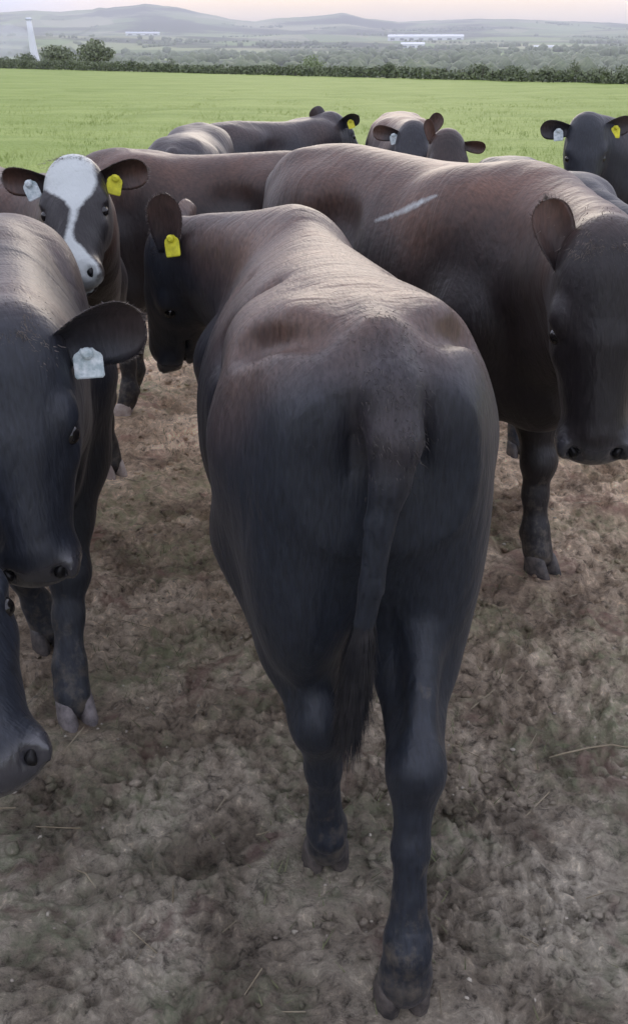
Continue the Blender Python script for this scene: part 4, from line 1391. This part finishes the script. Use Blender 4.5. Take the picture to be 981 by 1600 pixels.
def far_woods():
    """hedgerow trees and copses across the valley, far too many to count"""
    g = np.random.default_rng(21)
    cl = []
    # lines of hedgerow trees
    for k in range(120):
        r0 = 450 * (4800 / 450) ** g.random(); az0 = g.uniform(-.45, .45)
        x0, y0 = r0 * math.sin(az0), r0 * math.cos(az0)
        a = g.choice([0, .2, -.25, 1.3, 1.7]) + g.normal() * .12
        ln = g.uniform(60, 420)
        for q in range(int(ln / 9)):
            if g.random() < .25: continue
            cl.append((x0 + math.cos(a) * q * 9 + g.normal() * 2, y0 + math.sin(a) * q * 9 + g.normal() * 2, g.uniform(2, 5)))
    for k in range(46):
        r0 = 500 * (5000 / 500) ** g.random(); az0 = g.uniform(-.45, .45)
        x0, y0 = r0 * math.sin(az0), r0 * math.cos(az0)
        sx, sy = g.uniform(30, 170), g.uniform(20, 60)
        for q in range(int(sx * sy / 120)):
            cl.append((x0 + g.normal() * sx * .6, y0 + g.normal() * sy * .6, g.uniform(4, 8)))
    cl = np.array(cl)
    rr, aa = np.hypot(cl[:, 0], cl[:, 1]), np.arctan2(cl[:, 0], cl[:, 1])
    keep = rr > 380
    cl, rr, aa = cl[keep], rr[keep], aa[keep]
    zz = far_elev(rr, aa) * rr
    import bmesh
    bm = bmesh.new(); bmesh.ops.create_icosphere(bm, subdivisions=1, radius=1)
    bv = np.array([v.co[:] for v in bm.verts]); bf = np.array([[v.index for v in f.verts] for f in bm.faces]); bm.free()
    n = len(cl)
    jit = 1 + .16 * g.normal(size=(n, len(bv), 1))
    rad = cl[:, 2][:, None, None]
    V = bv[None] * jit * rad * np.array((1, 1, .85)) + np.stack([cl[:, 0], cl[:, 1], zz + cl[:, 2] * .55], 1)[:, None]
    F = bf[None] + (np.arange(n) * len(bv))[:, None, None]
    o = mesh_obj('distant_woods', V.reshape(-1, 3), F.reshape(-1, 3), M['leaf_dark'], smooth=False)
    tag(o, 'hedgerow trees and copses scattered across the far side of the valley', 'woods', kind='stuff')
    print('woods', n)


far_woods()


def ground_lookup():
    """nearest mud height for litter"""
    me = mud_obj.data
    co = np.empty(len(me.vertices) * 3, np.float32); me.vertices.foreach_get('co', co); co = co.reshape(-1, 3)
    co = co[(co[:, 1] > .4) & (np.abs(co[:, 0]) < 3.2) & (co[:, 1] < 8.5)]
    hs_ = .02
    nx, ny = int(6.4 / hs_), int(8.6 / hs_)
    grid = np.zeros((nx + 1, ny + 1)); cnt = np.zeros_like(grid)
    ix, iy = ((co[:, 0] + 3.2) / hs_).astype(int), (co[:, 1] / hs_).astype(int)
    np.add.at(grid, (ix, iy), co[:, 2]); np.add.at(cnt, (ix, iy), 1)
    grid = np.where(cnt > 0, grid / np.maximum(cnt, 1), 0)
    return lambda x, y: grid[np.clip(((x + 3.2) / hs_).astype(int), 0, nx), np.clip((y / hs_).astype(int), 0, ny)]


GZ = ground_lookup()


def litter():
    g = np.random.default_rng(31)
    # clods: lumps of dried mud
    import bmesh
    bm = bmesh.new(); bmesh.ops.create_icosphere(bm, subdivisions=1, radius=1)
    bv = np.array([v.co[:] for v in bm.verts]); bf = np.array([[v.index for v in f.verts] for f in bm.faces]); bm.free()
    n = 14000
    x = g.uniform(-2.3, 2.3, n); y = .75 + 6.2 * g.random(n) ** 1.3
    keep = noise2(x * 2.2, y * 2.2, 61) + .35 * g.normal(size=n) > -.1
    x, y = x[keep], y[keep]; n = len(x)
    r = .0030 + .013 * g.random(n) ** 3.4
    V = bv[None] * (1 + .22 * g.normal(size=(n, len(bv), 1))) * r[:, None, None] * np.stack([g.uniform(.8, 1.5, n), g.uniform(.8, 1.4, n), g.uniform(.5, .9, n)], 1)[:, None]
    V = V + np.stack([x, y, GZ(x, y) + r * .25], 1)[:, None]
    F = bf[None] + (np.arange(n) * len(bv))[:, None, None]
    M['dry_clod'] = noise_mat('dry_clod', (.22, .19, .155), (.42, .38, .31), 25, .9, .5, 120)
    pale = (g.random(n) < .30) & (r < .0065)
    for sel, mt, lb in ((~pale, 'mud', 'small lumps of damp mud strewn over the trodden ground'), (pale, 'dry_clod', 'small pale dried crumbs of mud strewn over the trodden ground')):
        k = int(sel.sum())
        o = mesh_obj('mud_clods', V[sel].reshape(-1, 3), F[:k].reshape(-1, 3), M[mt], smooth=True)
        tag(o, lb, 'clods', kind='stuff')
    # straw and stalks
    n = 320
    x = g.uniform(-2.0, 2.0, n); y = .75 + 5 * g.random(n) ** 1.2
    ln = .015 + .06 * g.random(n) ** 2; wd = .0009 + .0009 * g.random(n)
    a = g.uniform(0, math.pi, n); z = GZ(x, y) + .006
    dx, dy = np.cos(a) * ln, np.sin(a) * ln; ox, oy = -np.sin(a) * wd, np.cos(a) * wd
    sl = g.normal(0, .12, n) * ln
    P0 = np.stack([x - dx, y - dy, z - sl], 1); P1 = np.stack([x + dx, y + dy, z + sl], 1); W = np.stack([ox, oy, 0 * ox], 1); U = np.stack([0 * ox, 0 * ox, wd * 1.6], 1)
    V = np.stack([P0 - W, P0 + W, P0 + U, P1 - W, P1 + W, P1 + U], 1).reshape(-1, 3)
    b = (np.arange(n) * 6)[:, None, None]
    F = (np.array([[0, 1, 4, 3], [1, 2, 5, 4], [2, 0, 3, 5]])[None] + b).reshape(-1, 4)
    M['straw'] = noise_mat('straw', (.20, .16, .10), (.36, .31, .22), 8, .7)
    o = mesh_obj('straw', V, F, M['straw'], smooth=False)
    tag(o, 'bits of straw and dead stalks trodden into the mud', 'straw', kind='stuff')
    # sprigs of grass in the mud
    n = 26000
    x = g.uniform(-2.4, 2.4, n); y = .75 + 6.5 * g.random(n) ** 1.25
    keep = noise2(x * 1.6 + 9, y * 1.6, 71) + .5 * noise2(x * 6, y * 6, 72) + .25 * g.normal(size=n) > .30
    x, y = x[keep], y[keep]; n = len(x)
    hh = .010 + .026 * g.random(n); a = g.uniform(0, 2 * math.pi, n); lean = hh * g.uniform(.4, 1.6, n); wd = .0016
    z = GZ(x, y) - .004
    W = np.stack([-np.sin(a) * wd, np.cos(a) * wd, 0 * a], 1)
    B = np.stack([x, y, z], 1); T = B + np.stack([np.cos(a) * lean, np.sin(a) * lean, hh], 1)
    V = np.stack([B - W, B + W, T], 1).reshape(-1, 3)
    M['sprig'] = noise_mat('trodden_grass', (.085, .100, .045), (.190, .190, .100), 3, .8)
    o = mesh_obj('grass_sprigs', V, np.arange(n * 3).reshape(-1, 3), M['sprig'], smooth=False)
    tag(o, 'short trodden grass growing through the mud', 'grass', kind='stuff')
    # pasture blades near the edge of the mud
    n = 38000
    az = g.uniform(-.42, .42, n); r = 8 * (60 / 8) ** (g.random(n) ** 1.4)
    x, y = r * np.sin(az), r * np.cos(az)
    keep = (r > mud_edge(x, y) - .2)
    x, y, r = x[keep], y[keep], r[keep]; n = len(x)
    hh = (.03 + .05 * g.random(n)) * (1 + .5 * noise2(x * .5, y * .5, 81)) * sstep(60, 20, r); wd = .003 + .00022 * r
    W = np.stack([np.cos(az[keep]) * wd, -np.sin(az[keep]) * wd, 0 * wd], 1); B = np.stack([x, y, 0 * x - .03], 1)
    T = B + np.stack([g.normal(0, .5, n) * hh, (.1 + .3 * g.random(n)) * hh, hh + .03], 1)
    V = np.stack([B - W, B + W, T], 1).reshape(-1, 3)
    M['blade'] = noise_mat('grass_blades', (.18, .252, .047), (.285, .35, .09), .35, .6)
    o = mesh_obj('pasture_grass', V, np.arange(n * 3).reshape(-1, 3), M['blade'])
    o.data.normals_split_custom_set_from_vertices([(0, 0, 1)] * (n * 3))
    tag(o, 'green pasture grass beyond the herd', 'grass', kind='stuff')


litter()


def twig(pts, r, label, mat):
    V, F = [], []
    pts = [np.array(p, float) for p in pts]
    for i, p in enumerate(pts):
        d = unit(pts[min(i + 1, len(pts) - 1)] - pts[max(i - 1, 0)])
        u_ = unit(np.cross(d, (0, 0, 1))); v_ = np.cross(u_, d)
        rr = r * (1 - .5 * i / (len(pts) - 1)) * (1.0 if i else .6)
        for j in range(7):
            a = 2 * math.pi * j / 7
            V.append(p + u_ * rr * math.cos(a) + v_ * rr * math.sin(a))
    for i in range(len(pts) - 1):
        for j in range(7):
            F.append([i * 7 + j, i * 7 + (j + 1) % 7, (i + 1) * 7 + (j + 1) % 7, (i + 1) * 7 + j])
    F.append(list(range(7))[::-1]); F.append([(len(pts) - 1) * 7 + j for j in range(7)])
    c = np.array(pts).mean(0)
    o = mesh_obj('twig', np.array(V) - c, F, mat)
    o.location = c
    tag(o, label, 'twig')
    return o


def gpt(px, py, z=.012):
    dirv = np.array(((px - 490.5) / 1500, CP + (800 - py) / 1500 * SP, -SP + (800 - py) / 1500 * CP))
    t = (CAM_H - z) / -dirv[2]
    p = np.array((0, 0, CAM_H)) + dirv * t
    p[2] = float(GZ(np.array([p[0]]), np.array([p[1]]))[0]) + z
    return p


twig([gpt(858, 1180), gpt(880, 1174), gpt(920, 1168), gpt(955, 1165), gpt(995, 1163), gpt(1040, 1160)], .0028, 'thin pale dead stalk lying on the mud at the right', M['straw'])
twig([gpt(118, 1358), gpt(135, 1372), gpt(150, 1386)], .0022, 'short pale straw stalk lying on the mud at the lower left', M['straw'])

# ------------------------------------------------------------------ haze
def haze():
    x0, x1, y0, y1, z0, z1 = -9000, 9000, -3000, 9000, -140, 235
    V = [(x, y, z) for z in (z0, z1) for y in (y0, y1) for x in (x0, x1)]
    F = [(0, 2, 3, 1), (4, 5, 7, 6), (0, 1, 5, 4), (1, 3, 7, 5), (3, 2, 6, 7), (2, 0, 4, 6)]
    m = bpy.data.materials.new('haze_air')
    m.use_nodes = True
    n, l = m.node_tree.nodes, m.node_tree.links
    n.clear()
    out = N(n, 'ShaderNodeOutputMaterial')
    v = N(n, 'ShaderNodeVolumePrincipled', ins={'Color': (.82, .81, .90, 1), 'Density': .00025, 'Anisotropy': 0.0})
    l.new(v.outputs[0], out.inputs['Volume'])
    o = mesh_obj('haze', V, F, m, smooth=False)
    tag(o, 'pale evening haze over the valley', 'haze', kind='stuff')


haze()
print('all', _t.time() - _t0)
